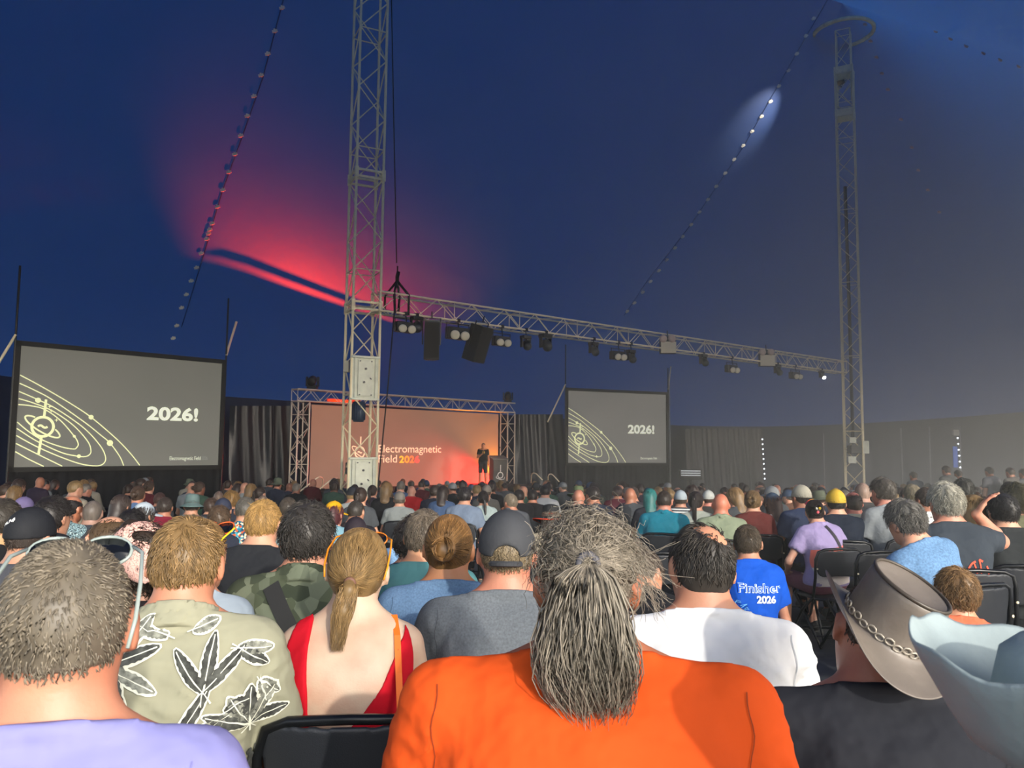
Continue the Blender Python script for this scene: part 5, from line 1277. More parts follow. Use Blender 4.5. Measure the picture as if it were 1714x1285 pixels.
# ------------------------------------------------------------------ the people nearest the camera
HERO = []
H = dict(h=.0135, sh=.0085, dens=1.8)
P = person(118, 906, 1.10, 'person in a lavender t-shirt with clear sunglasses pushed up, nearest at left', 'crop', '#746b5c', '#cc8f72', 'tee', '#8f8fc9', yaw=-4, pitch=4, build=1.0, by=-16, tc='#30343a', wr=.006, seed=3, chairlab='black folding chair under the person in lavender', **H)
HERO.append((P, '#6c6ca0'))
sunglasses(P['e'], P['hm'], '#b9c4bf', None, m=mat('clear_frame', '#8f9a96', .12))
# Hawaiian shirt
P = person(317, 866, 2.02, 'blond person in a pale leaf-print shirt, second from the left at the front', 'short', '#8c7048', '#cf9374', 'collar', '#a5a48c', yaw=2, pitch=12, build=1.05, by=-12, lean=6, wr=.007, seed=4, cdx=-.07, chairlab='black folding chair behind the leaf-print shirt', **H)
sh = P['shirt']; tr_ = bvh_of(sh); MW = mat('print_white', '#d8dac8', .85); MK = mat('print_ink', '#3f413d', .85, nscale=60, namt=.9)
rr = random.Random(11)
def leafy(cx, cz, ang, L, wd):
    a = leaf_strip((cx - math.cos(ang) * .003, cz - math.sin(ang) * .003), ang, L + .007, wd + .0032, 14); b = leaf_strip((cx, cz), ang, L, wd, 16, .16)
    decal(sh, *a, 'leaf_print', MW, .006, tr_); decal(sh, *b, 'leaf_print', MK if rr.random() < .6 else MK2, .008, tr_)
    ca, sa = math.cos(ang), math.sin(ang); decal(sh, *poly_line([(cx + ca * L * t, cz + sa * L * t) for t in np.linspace(-.25, .95, 8)], .0022), 'leaf_print', MW, .0095, tr_)
MK2 = mat('print_ink_pale', '#76786e', .85, nscale=70, namt=.8)
for (cx, cz, n, a0, sp, L) in ((-.115, .985, 6, -1.9, 3.6, .10), (.085, .925, 3, .8, 1.5, .10), (.02, .80, 2, .55, .5, .13), (.175, .84, 5, .2, 2.6, .075), (-.13, .80, 4, -.3, 2.0, .08), (-.005, 1.035, 1, 2.9, 0, .07), (.15, 1.005, 2, -.6, .6, .07), (.06, .69, 4, .3, 2.3, .09), (.05, 1.045, 1, .3, 0, .05), (.20, .93, 2, -1.3, .5, .05), (-.04, .72, 3, .9, 1.4, .09), (-.2, .9, 3, 1.0, 1.6, .07), (.13, .88, 1, .3, 0, .04)):
    for k in range(n): leafy(cx, cz, a0 + sp * k / max(1, n - 1) + rr.uniform(-.1, .1), L * rr.uniform(1.0, 1.3), .0145)
for cx, cz in ((-.115, .925), (.185, .775)):
    for i in range(7):
        for j in range(3 if i < 5 else 2):
            decal(sh, *leaf_strip((cx + (j - 1) * .011 + .004 * (i % 2), cz - .012 * i), -1.4 + .3 * (j - 1), .016, .005, 3), 'leaf_print', MK, .009, tr_)
# woman with orange and yellow sunglasses, behind the leaf print
P = person(338, 868, 2.62, 'person with orange and yellow sunglasses pushed up, behind the leaf-print shirt', 'bun', '#8d6f49', '#d9a184', 'tee', '#a9b7c4', sex='f', yaw=14, pitch=8, by=0, wr=.004, seed=5, chairlab='black folding chair behind the pale blue shirt', **H)
sunglasses(P['e'], P['hm'], '#e0622d', '#e8d62a')
# camouflage jacket with a strap
P = person(517, 842, 2.82, 'dark-haired person in a camouflage jacket with a black bag strap', 'messy', '#3b3733', '#cf987b', 'longcollar', '#fff', M_CAMO, yaw=4, pitch=6, build=1.12, by=-6, wr=.007, seed=6, chairlab='black folding chair behind the camouflage jacket', **H)
t_ = bvh_of(P['shirt']); vs, fs = poly_line([(-.09 + .022 * k, 1.04 - .035 * k) for k in range(12)], .05); decal(P['shirt'], vs, fs, 'bag_strap', mat('strap_black', '#1c1d1d', .7), .01, t_)
# red dress
def dress(ps):
    f = Fld((-.30, -.30, .48), (.30, .30, 1.12), .008); ps.torso(f, .009); tr = ps.tr
    f.cut(lambda x, y, z: .50 - z)
    for q in (-1, 1): f.cap(tr(q * (ps.sw + .062), -.01, .80), tr(q * (ps.sw + .048), -.01, 1.08), .06, .058, .008, sub=True)
    x, y, z = f.xyz(); lft = -.095 - .012 * np.clip((z - .66) / .34, 0, 1); rgt = np.interp(z.ravel(), [.74, .79, .84, .90, .97, 1.03, 1.2], [-.06, .0, .045, .09, .125, .145, .15]).reshape(1, 1, -1)
    lft2 = np.interp(z.ravel(), [.74, .77, .80, .84, .92, 1.0, 1.2], [-.04, -.055, -.078, -.095, -.105, -.105, -.10]).reshape(1, 1, -1)
    hole = np.maximum(np.maximum(lft2 - x, x - rgt), .755 - z) + 0 * y; hole = np.where(y < .02, hole, np.where(z > 1.0, -.01, .05) + 0 * hole + 0 * y)
    f.F = np.maximum(f.F, -hole).astype(np.float32)
    a, b = ps.neck0, ps.neck1; f.cap(a - Vector((0, 0, .02)), b, .085, .085, .01, sub=True)
    f.disp(lambda x, y, z: sines(x, y, z, 40, 8, .002)); return f.mesh('dress')
P = person(602, 884, 2.26, 'fair-haired person in a red open-back dress, hair in a low tail', 'lowpony', '#8f7349', '#dcc3aa', None, sex='f', yaw=2, pitch=8, roll=3, by=-5, lean=5, tc='#c01324', h=.0125, dens=2.4, build=1.08, chairlab='black folding chair directly behind the red dress', cdx=.03)
o = link('dress', dress(P['pose']), M_CLOTH, P['e'], '#d20f26'); sunglasses(P['e'], P['hm'], '#b8691d', '#e08a22')
tie = MB().tube([(.012 * math.cos(a), -.13 - .006 * math.sin(a), -.058 + .012 * math.sin(a)) for a in np.linspace(0, 2 * PI, 14, endpoint=False)], .006, 6, closed=True).build('hair_tie', mat('hair_tie_brown', '#6a4a3c', .6), P['hair'], True)
t_ = bvh_of(o); ps = P['pose']; st = MB(); pts = [ps.tr(.115, -.02, 1.066), ps.tr(.128, -.078, 1.02), ps.tr(.137, -.125, .93), ps.tr(.146, -.15, .82), ps.tr(.152, -.16, .70), ps.tr(.154, -.165, .60)]
V = []; Fc = []
for p in pts: V += [p + Vector((-.0085, -.004, 0)), p + Vector((.0085, -.002, 0)), p + Vector((.0085, .002, 0)), p + Vector((-.0085, .001, 0))]
for i in range(len(pts) - 1):
    for k in range(4): Fc.append((i * 4 + k, i * 4 + (k + 1) % 4, i * 4 + 4 + (k + 1) % 4, i * 4 + 4 + k))
st.add(V, Fc).build('bag_strap', mat('orange_strap', '#e2691a', .6), P['e'])
# bun and heather blue tee
P = person(753, 861, 2.78, 'person with a blond-brown bun in a heather blue t-shirt', 'bun', '#86633a', '#c98f66', 'tee', '#6f8fb4', M_HEATHER, yaw=5, pitch=8, by=-2, build=1.02, wr=.006, seed=7, chairlab='black folding chair behind the heather blue t-shirt', **H)
HERO.append((P, '#48607c'))
# grey cap worn backwards gap
P = person(850, 856, 2.42, 'person in a charcoal cap and grey t-shirt with a sunburnt neck', 'crop', '#8a7a5f', '#cf8f74', 'tee', '#6f757b', M_HEATHER, yaw=2, pitch=4, by=0, build=1.12, hat='capback', hatc=('#45474b', '#3c3e42'), wr=.006, seed=8, chairlab='black folding chair behind the grey t-shirt', **H)
HERO.append((P, '#4a4e54'))
# orange tee, grey ponytail
def grey_tail():
    parts = []; sd = 21; tie = np.array((0.0, -.128, .018))
    f = shell(.010, -.0); parts.append(fin(f, .003, sd, 80, .3)); parts.append(fin(shell(.0025, -.06), .0006, 3, 120, .45))
    def S(Pp, r, lo=.0, hi=1.0):
        v, q, t = strand_mesh(Pp, r); parts.append((v, q, lo + (hi - lo) * t ** 1.5))
    rt = scalp_pts(1800, sd); rt = rt[rt[:, 2] > -.015 - .2 * np.clip(-rt[:, 1] - .06, 0, 1)]
    S(flow_strands(rt, toward(tie), .13, 9, .07, .10, sd, keep=.012), .0012, .1, 1.0)
    S(flow_strands(scalp_pts(420, 5), toward(tie), .11, 10, .35, .45, 9, .45, keep=.016), .0008, .6, 1.0)
    fz = scalp_pts(260, 6); fz = fz[(fz[:, 2] > .03)]; S(flow_strands(fz, whorl((0, -.02, .1), 1.0), .10, 12, .55, .5, 12, .95, keep=.014), .0007, .6, 1.0)
    fz = scalp_pts(500, 8); fz = fz[(fz[:, 0] > .05) & (fz[:, 2] < .07) & (fz[:, 2] > -.02)]; S(flow_strands(fz, lambda p: np.tile([.8, -.1, -.6], (len(p), 1)), .10, 12, .6, .4, 14, .7, keep=.014), .0007, .6, 1.0)
    tail = [(0, -.130, .018), (-.003, -.160, -.005), (-.006, -.172, -.075), (-.004, -.155, -.14), (.004, -.140, -.20)]
    S(ropes(0, tail, 1150, .012, .088, 12, 7, .012, prof=([0, .1, .25, .45, .68, .88, 1], [.010, .022, .045, .066, .082, .066, .040])), .0016, 0, 1.0)
    f = Fld((-.12, -.24, -.30), (.12, -.06, .05), .008); f.ell((-.004, -.160, -.085), (.042, .022, .075), .03); f.ell((.0, -.148, -.15), (.05, .022, .06), .03); parts.append(fin(f, .004, 4, 80, .05, (1, 1, .1)))
    return hair_object_mesh('hair', parts)
P = person(983, 868, 1.46, 'broad person in an orange t-shirt with a long grey ponytail', None, '#fff', '#c2805f', 'tee', '#e8571a', yaw=2, pitch=2, by=3, build=1.38, lean=8, h=.011, sh=.009, wr=.005, seed=9, chairlab='black folding chair under the orange t-shirt')
HERO.append((P, '#7a2c0c'))
o = link('hair', grey_tail(), M_HAIR, P['e'], '#938a7b'); o.matrix_local = P['hm']
tie = MB().tube([(.014 * math.cos(a), -.138, .016 + .014 * math.sin(a)) for a in np.linspace(0, 2 * PI, 14, endpoint=False)], .0065, 6, closed=True).build('hair_tie', mat('hair_tie_grey', '#55545a', .6), o, True)
# white tee, balding crown
P = person(1172, 876, 2.14, 'balding person in a bright white t-shirt, right of the orange one', 'balding', '#3e3933', '#d39a7a', 'tee', '#ffffff', yaw=-9, pitch=12, roll=4, by=4, build=1.12, lean=6, wr=.007, seed=10, chairlab='black folding chair behind the bright white t-shirt', cdx=-.02, **H)
HERO.append((P, '#a4abb4'))
# leather hat
def leather_hat():
    N = 64; prof = []; V = []; Fc = []
    rows = [(0.0, 0), (.03, 0), (.06, 0), (.080, 0), (.092, .0), (.097, -.006), (.099, -.02), (.100, -.06), (.102, -.098), (.108, -.107), (.125, -.110), (.15, -.112), (.175, -.112), (.195, -.110), (.198, -.113), (.175, -.117), (.14, -.116), (.108, -.112)]
    for r, dz in rows:
        for k in range(N):
            a = 2 * PI * k / N; x = r * math.cos(a) * .88; y = r * math.sin(a) * 1.1; z = .13 + dz
            if r < .093:   # sunken top with a crease
                q = r / .093; z -= .018 * (1 - q ** 3) + .012 * math.exp(-((x / .02) ** 2 + ((y + .05) / .03) ** 2))
            if r > .105:   # brim rolled up at the sides, dipping front and back
                t = (r - .105) / .09; z += .050 * t ** 1.5 * abs(math.cos(a)) ** 2.2 - .022 * t * math.sin(a) ** 2
                x *= 1 - .10 * t * abs(math.cos(a))
            V.append((x, y - .012, z - .012))
    for i in range(len(rows) - 1):
        for k in range(N): Fc.append((i * N + k, i * N + (k + 1) % N, (i + 1) * N + (k + 1) % N, (i + 1) * N + k))
    return V, Fc
P = person(1464, 975, 1.68, 'person in a wide brown leather hat and black t-shirt at the right', 'crop', '#4a3c33', '#bd826a', 'tee', '#26282f', yaw=-2, pitch=8, roll=14, by=4, build=1.26, lean=8, side=2, h=.012, sh=.009, wr=.004, seed=12, chairlab='black folding chair under the leather-hatted person')
HERO.append((P, '#101114'))
V, Fc = leather_hat(); o = MB().add(V, Fc).build('leather_hat', M_LEATHER, P['e'], True, '#7a7168'); o.matrix_local = P['hm'] @ Matrix.Translation((0, -.022, -.008)) @ Matrix.Rotation(math.radians(34), 4, 'X') @ Matrix.Rotation(math.radians(10), 4, 'Y') @ Matrix.Diagonal((.95, .95, 1.08, 1)); md = o.modifiers.new('sub', 'SUBSURF'); md.levels = 1; md.render_levels = 1
g = MB().tube([(.094 * .88 * math.cos(a) * 1.0, .094 * 1.1 * math.sin(a) - .012, .117) for a in np.linspace(0, 2 * PI, 40, endpoint=False)], .004, 6, closed=True); g.build('crown_welt', M_LEATHER, o, True, '#50483f')
g = MB(); n = 30
for k in range(n):
    a = 2 * PI * k / n; c = Vector((.106 * .88 * math.cos(a), .106 * 1.1 * math.sin(a) - .012, .022 + .004 * (k % 2))); tq = Vector((-math.sin(a), math.cos(a), 0)); u = Vector((0, 0, 1))
    g.tube([c + tq * .010 * math.cos(b) + u * .006 * math.sin(b) for b in np.linspace(0, 2 * PI, 8, endpoint=False)], .0022, 5, closed=True)
g.build('braided_band', mat('band_pale', '#9c9488', .4, .3), o, True)
g = MB(); g.tube([(0.0, -.1145, .105), (.001, -.1175, .06), (0, -.121, .02)], .0018, 5); g.build('crown_seam', M_CORD, o)
# pale bucket hat right at the lens
P = person(1836, 1158, .86, 'person in a pale blue turned-up sun hat at the bottom right corner', 'crop', '#5a4a3c', '#b98468', 'tee', '#3a4a55', yaw=-10, pitch=10, by=0, scale=.97, h=.016, sh=.014, build=1.05, wr=.004, seed=13, chairlab='black folding chair under the sun-hatted person')
def sun_hat():
    N = 72; rows = [(.0, .112), (.04, .111), (.07, .106), (.086, .09), (.093, .05), (.098, .006), (.104, -.002), (.116, .010), (.132, .036), (.146, .062), (.156, .082), (.162, .094), (.164, .096), (.165, .092), (.158, .078), (.147, .055), (.132, .026), (.115, -.002), (.10, -.010)]
    V = []; Fc = []
    for i, (r, z) in enumerate(rows):
        for k in range(N):
            a = 2 * PI * k / N; t = max(0, (r - .104) / .06); zz = z + t * (.010 * math.sin(3 * a + 1) + .004 * math.sin(11 * a)) - (.0022 if i in (9, 11, 14) else 0); rr_ = r * (1 + .02 * t * math.sin(5 * a))
            V.append((rr_ * math.cos(a) * .95, rr_ * math.sin(a) * 1.12 - .012, zz))
    for i in range(len(rows) - 1):
        for k in range(N): Fc.append((i * N + k, i * N + (k + 1) % N, (i + 1) * N + (k + 1) % N, (i + 1) * N + k))
    return V, Fc
V, Fc = sun_hat(); o = MB().add(V, Fc).build('sun_hat', M_FELT, P['e'], True, '#9fadaf'); hm = P['hm'].copy(); o.matrix_local = hm @ Matrix.Rotation(math.radians(2), 4, 'Y') @ Matrix.Rotation(math.radians(14), 4, 'X') @ Matrix.Diagonal((1.22, 1.15, 1.1, 1))
for a in (-1.9, -2.3): 
    c = Vector((.094 * .95 * math.cos(a), .094 * 1.12 * math.sin(a) - .012, .055)); n = Vector((math.cos(a), math.sin(a), .1)).normalized(); s_ = n.orthogonal().normalized(); q_ = n.cross(s_)
    MB().tube([c + n * .002 + (s_ * math.cos(b) + q_ * math.sin(b)) * .005 for b in np.linspace(0, 2 * PI, 12, endpoint=False)], .0022, 5, closed=True).build('eyelet', mat('eyelet_metal', '#54585a', .4, .5), o, True)
def seams(P, col, z0=.86, z1=1.035):
    sh_, ps = P['shirt'], P['pose']; t = bvh_of(sh_); m = mat('seam_' + col[1:], col, .9)
    for q in (-1, 1):
        x = q * (ps.sw * 1.02 + .004); decal(sh_, *poly_line([(x + q * .004 * math.sin(k), z0 + (z1 - z0) * k / 12) for k in range(13)], .0018), 'sleeve_seam', m, .0025, t)
for (o_, c_) in HERO: seams(o_, c_)
# person in black between the orange and white shirts, bending forward
person(1078, 925, 3.35, 'person in black bending forward behind the grey ponytail', 'short', '#4b3f36', '#c99475', 'tee', '#1d1e22', yaw=30, by=15, lean=34, pitch=20, arms='out', seed=14, tl=.95, chairlab='black folding chair left of the balding head')
# the runner in the blue finisher shirt
P = person(1251, 879, 4.55, 'young person in a blue finisher t-shirt with white lettering', 'short', '#4f4436', '#c08d70', 'tee', '#0f55c8', yaw=14, pitch=6, by=4, lean=10, sex='f', wr=.003, seed=15, h=.014, sh=.010, dens=2.0, tc='#26262c', tl=.95)
q = P['e'].location; e = empty('folding_stool', q); tag(e, 'low black folding stool under the blue finisher t-shirt', 'stool')
mb = MB(); mb.box((0, -.02, .40), (.36, .30, .03)); bevel(mb.build('seat', M_CHAIR, e), .012)
for s_ in (-1, 1):
    for t in (-1, 1): rod('leg', (s_ * .15, t * .13, .39), (s_ * .15, -t * .16, .015), .011, M_CHAIRM, e)
t_ = bvh_of(P['shirt']); ML = mat('print_pale', '#d5e4ee', .8); MBL = mat('print_blue', '#0f55c8', .8); MC = mat('print_cyan', '#6fb6ea', .8)
def td(s, x0, x1, z, m, bold=0, off=.004, shr=P['shirt'], t=None, hs=None):
    vs, fs = text_fit(s, x0, x1, z, bold, hs); decal(shr, vs, fs, 'print_lettering', m, off, t or t_)
td('Finisher', -.105, .155, .905, ML, .035, .005, hs=.072); td('Finisher', -.105, .155, .905, MBL, .0, .0065, hs=.072); td('2026', .0, .115, .845, ML, .04, .005)
rr = random.Random(4)
for k in range(26):
    x = -.10 + .05 * (k / 26) + rr.uniform(-.025, .03); z = .84 - .009 * k; pts = [(x + rr.uniform(-.022, .03), z + rr.uniform(-.02, .02)) for _ in range(4)]
    decal(P['shirt'], *poly_line(pts, .003), 'map_print', MC, .0045, t_)
# child in the orange t-shirt beyond the leather hat
P = person(1598, 951, 3.25, 'child with spiky light-brown hair in a coral orange t-shirt', 'messy', '#8a6b47', '#cf9a78', 'tee', '#e8704f', yaw=-10, pitch=6, by=4, sex='f', roll=-4, side=6, seed=16, dens=2.0, sh=.011, chairlab='black folding chair under the coral orange t-shirt')
t_ = bvh_of(P['shirt']); MR = mat('print_red', '#a83a30', .8); c = (.03, .86)
for k in range(10): a = 2 * PI * k / 10; decal(P['shirt'], *poly_line([(c[0] + .02 * math.cos(a), c[1] + .02 * math.sin(a)), (c[0] + .055 * math.cos(a + .3), c[1] + .055 * math.sin(a + .3)), (c[0] + .07 * math.cos(a), c[1] + .07 * math.sin(a))], .004), 'drawing_print', MR, .004, t_)
decal(P['shirt'], *poly_line([(c[0] + .075 * math.cos(a), c[1] + .075 * math.sin(a)) for a in np.linspace(0, 2 * PI, 24, endpoint=False)], .004, True), 'drawing_print', MR, .004, t_)
# ------------------------------------------------------------------ middle rows, each one picked out
CH = 'black folding chair behind '
def mid(px, top, Y, label, hr, hc, skin, shirt, sc, yaw=0, sex='m', ch=None, **k):
    k.setdefault('seed', int(px) % 5 + 1); k.setdefault('h', .018); k.setdefault('sh', .016); k.setdefault('tc', '#24262c')
    yaw = yaw - math.degrees(math.atan((857 - px) / 1290)); q_ = max(-40, min(40, round(yaw * .6 / 20) * 20)); k.setdefault('by', 0); k['by'] += yaw - q_; k['seed'] = k['seed'] % 2 + 1
    return person(px, top, Y, label, hr, hc, skin, shirt, sc, yaw=q_, sex=sex, chairlab=(CH + ch) if ch else None, **k)
SK, SK2, SK3, SKP = '#c9977a', '#b77f62', '#dba88a', '#d98c78'
P = mid(56, 851, 3.25, 'person in a black cap with small white lettering, facing right', 'crop', '#3a302a', SK, 'tee', '#4c4e55', 40, hat='cap', hatc=('#212328', '#2b2d31'), ch='the black lettered cap')
vs, fs = text_mesh('Mt.Fuji', .02, .0008); hm = P['hm']; o = P['hat']; tr2 = bvh_of(o); V = []
for v in vs:
    q = Matrix.Rotation(-.5, 3, 'Y') @ Vector((v.x - .05, 0, v.y)); hit = tr2.ray_cast(Vector((q.x + .0, -.4, q.z + .048)), Vector((0, 1, 0)))[0]; V.append((hit if hit else Vector((q.x, -.1, q.z + .05))) + Vector((0, -.002, 0)))
MB().add(V, fs).build('cap_lettering', mat('letter_white', '#e4e4e2', .7), o)
mid(8, 834, 3.9, 'short-haired person in black at the left edge, facing right', 'short', '#3b352d', '#c9a070', 'tee', '#1c1d20', 35, ch='the person at the left edge')
mid(42, 831, 8, 'person in a purple cap with a green brim', 'short', '#4a3b34', SK, 'tee', '#3f4350', 60, hat='cap', hatc=('#6b6188', '#3f9a78'))
mid(92, 832, 4.5, 'dark-haired person in a dark maroon top, facing right', 'messy', '#241f1d', SK, 'tee', '#2b2228', 45, ch='the dark maroon top')
mid(122, 828, 6.5, 'balding person in a blue leaf-print shirt, facing right', 'fringe', '#211c1a', SK2, 'collar', '#fff', 45, sm=M_BLUEFLORAL, ch='the blue leaf-print shirt')
mid(156, 838, 6.5, 'close-shaven grey head just right of the blue leaf-print shirt', 'buzz', '#6f655c', '#a98775', 'tee', '#3c4047', 10)
mid(204, 828, 7.5, 'long-haired person in dark clothes under the left screen centre', 'long', '#3a2f2a', SK, 'long', '#2a2b31', 40, 'f')
mid(181, 862, 3.25, 'bald-topped person with brown side hair, head tipped, behind the lavender shirt', 'fringe', '#5d4a34', SK3, 'tee', '#26272c', -25, pitch=16, roll=14, ch='the bald-topped head')
P = mid(236, 882, 2.4, 'person in a pink patterned headscarf over dark curly hair', 'curly', '#35291f', SK, 'tee', '#2a2426', -8, 'f', roll=-12, ch='the pink headscarf')
f = Fld((-.14, -.16, -.08), (.14, .14, .16), .007); f.ell(SC_C + np.array([0, -.004, .004]), SC_R + .022, 0); f.cap((0, -.11, -.02), (.0, -.16, -.07), .05, .02, .04); f.cut(lambda x, y, z: (-.045 + .5 * (y + .1)) - z); f.disp(lambda x, y, z: sines(x, y, z, 50, 3, .003)); o = link('headscarf', f.mesh('headscarf'), M_PINKSCARF, P['e']); o.matrix_local = P['hm']
mid(243, 840, 6.8, 'person in a pale blue cap, facing right', 'long', '#2c2522', SK, 'tee', '#9fb0bd', 55, 'f', hat='cap', hatc=('#b9c6cf', '#c3cfd6'))
mid(277, 832, 8.2, 'person in a maroon t-shirt right of the pale blue cap', 'short', '#3a3029', SK2, 'tee', '#7d1f33', 15)
mid(222, 853, 5.4, 'dark-haired head between the bald-topped head and pale blue cap', 'messy', '#1f1b1a', SK, 'tee', '#3f5a78', 25)
mid(268, 824, 11, 'person with reddish light on the face under the left screen', 'short', '#5a4038', SK2, 'long', '#33343a', 20)
mid(322, 828, 8.5, 'person in a grey-green bucket hat under the left screen', 'short', '#4a4038', SK, 'long', '#5a6468', 0, hat='bucket', hatc=('#5f7573', '#566a69'))
mid(354, 834, 9.5, 'brown-haired person just right of the grey-green bucket hat', 'messy', '#4a3a30', SK, 'tee', '#2b2d33', 20)
mid(366, 822, 12, 'shaven head near the right edge of the left screen', 'buzz', '#8b7464', '#c09078', 'tee', '#33353c', 0)
mid(388, 823, 9.5, 'blond curly head near the right edge of the left screen', 'curly', '#8a6a3c', SK, 'tee', '#2b2f3a', 10)
mid(374, 833, 7.5, 'person in a dark navy cap right of the bucket hat', 'short', '#3a332e', SK, 'tee', '#7a1f35', 15, hat='cap', hatc=('#33384a', '#2a2f3c'))
mid(368, 847, 6.2, 'brown-haired person right behind the yellow sunglasses', 'messy', '#5b4836', SK, 'tee', '#2c3140', 10)
mid(412, 832, 6.3, 'grey-haired person in a bright floral shirt left of the blond head', 'crop', '#5e5a52', SK, 'collar', '#fff', 10, sm=M_FLORAL, ch='the bright floral shirt')
mid(443, 836, 3.95, 'blond person in a black t-shirt, left of the camouflage jacket', 'short', '#b08b52', SK3, 'tee', '#2a2c30', 22, build=1.12, dens=2.0, ch='the blond head in black')
mid(440, 829, 11, 'pale shaven head behind the blond head', 'buzz', '#9a8470', '#c29a80', 'tee', '#32353c', 0)
mid(483, 832, 7.2, 'person in a blue patterned shirt behind the camouflage jacket', 'short', '#4b4238', SK, 'tee', '#fff', 5, sm=M_BLUEFLORAL)
mid(560, 838, 7.0, 'person with dark red hair and a yellow cap beside the mast', 'long', '#4a161c', '#d8a590', 'tee', '#7fa9b8', 35, 'f', hat='cap', hatc=('#e2a90f', '#e8b414'))
mid(597, 838, 7.2, 'short-haired person in dark clothes right below the mast', 'crop', '#3a342e', SK, 'tee', '#2a272c', 25, ch='the short hair below the mast')
mid(596, 864, 5.4, 'person with a dark cap just above the red dress', 'short', '#2a2426', SK, 'tee', '#2c272d', 10, hat='cap', hatc=('#2e262e', '#2a222a'))
mid(669, 822, 11, 'person with a grey cap in a light grey t-shirt', 'short', '#6a6055', SK, 'tee', '#8a908e', 0, hat='cap', hatc=('#79746c', '#3a2a2a'), ch='the light grey t-shirt')
mid(652, 822, 14, 'person in black just left of the grey cap', 'short', '#5c5044', SK, 'tee', '#1e1d21', 5)
mid(689, 813, 15, 'bald person in a bright red t-shirt before the backdrop', 'bald', '#000', '#cf9c84', 'tee', '#b41c22', 5)
mid(694, 868, 3.85, 'curly dark-haired person in a navy t-shirt with white lettering', 'curly', '#3a332f', SK, 'tee', '#39435c', 10, build=1.05, seed=2, ch='the navy lettered t-shirt')
P = mid(712, 852, 3.4, 'short grey-brown haired person in a teal t-shirt left of the bun', 'short', '#6b6052', '#cf9873', 'tee', '#4f8286', 10, build=1.02, dens=2.0, ch='the teal t-shirt by the bun')
mid(779, 815, 9.8, 'dark-haired person in a slate blue shirt before the backdrop', 'short', '#251f20', SK, 'tee', '#76859a', 15, ch='the slate blue shirt')
mid(809, 821, 11, 'person with a dark plait in a pale mint shirt', 'braid', '#2e2826', SK, 'tee', '#a7b7b4', -5, 'f', ch='the pale mint shirt')
mid(815, 811, 13.5, 'person in a tan cap below the lectern', 'short', '#5a4d42', SK, 'tee', '#77736a', 15, hat='cap', hatc=('#8f857a', '#857b70'))
mid(854, 826, 9.8, 'grey-haired person looking left below the lectern', 'short', '#8a7d6a', SK2, 'tee', '#54575c', -40)
mid(869, 819, 12, 'dark-haired person in black right of the grey-haired one', 'short', '#2b2422', SK2, 'tee', '#1d1d21', 0)
mid(892, 819, 12.2, 'person in black in front of the right stage steps', 'short', '#332d2a', '#c98a6c', 'tee', '#1b1b1f', 8, ch='the person in black by the stage steps')
mid(913, 811, 13, 'person in a white top with dark straps by the right stage steps', 'short', '#211d1e', SK, 'tee', '#b2b4b4', 10)
mid(922, 846, 6.6, 'person in a black hat with a red brim edge and cream top', 'long', '#4b3a2e', SK, 'tee', '#c9bda4', 5, 'f', hat='widehat', hatc=('#26282a', '#d8472a'), ch='the cream top')
mid(968, 814, 11.5, 'long-haired person in a wide olive green hat', 'long', '#5a463a', SK, 'tee', '#5a5650', 5, 'f', hat='widehat', hatc=('#5f6a4c', '#56604a'), hatm=M_FELT)
mid(994, 807, 15, 'dark-haired person below the left edge of the far screen', 'short', '#2c2628', SK2, 'tee', '#4a4f48', 10)
mid(1034, 813, 13, 'person in a maroon top below the far screen', 'short', '#4a3b38', SK2, 'tee', '#56222f', 0)
mid(1059, 814, 11.5, 'brown-haired person in dark clothes below the far screen centre', 'short', '#4b413c', SK, 'tee', '#33303a', -15, ch='the dark clothes below the far screen')
mid(1088, 818, 10, 'person with teal dyed hair below the far screen', 'long', '#2d7a76', SK, 'tee', '#30323a', 8, 'f')
mid(1112, 822, 8.4, 'person in a bright teal shirt left of the striped top', 'crop', '#3c332c', '#cf8f78', 'collar', '#1f8097', 5, build=1.12, ch='the bright teal shirt')
mid(1139, 820, 10.2, 'person in a white patterned cap and striped top', 'short', '#55483e', SK, 'tee', '#fff', 0, sm=M_STRIPE, hat='cap', hatc=('#a9b6bc', '#8d999f'))
mid(1165, 822, 8.8, 'person with a dark ponytail in a pale grey-green top', 'pony', '#322a28', SK, 'tee', '#b4baae', 8, 'f', ch='the dark ponytail')
mid(1186, 820, 10.8, 'person in a white and green cap behind the dark ponytail', 'short', '#5a4436', SKP, 'tee', '#3b3a37', 15, hat='cap', hatc=('#b9bcb6', '#7f9a86'))
mid(1206, 826, 7.7, 'bald sunburnt person in a sage green shirt', 'bald', '#000', '#cd8468', 'collar', '#8f9a80', -5, build=1.05, ch='the sage green shirt')
mid(1260, 820, 8.2, 'person with a fair bun in a rust red top', 'bun', '#7a6243', SK3, 'tee', '#6b332f', 5, 'f', ch='the rust red top')
mid(1292, 824, 8.6, 'person in a slate blue cap with curly brown hair down the back', 'longwavy', '#55392c', SK, 'tee', '#8e9090', -30, 'f', hat='cap', hatc=('#46566a', '#3d4c5e'), tc='#2c43a8', ch='the slate blue cap')
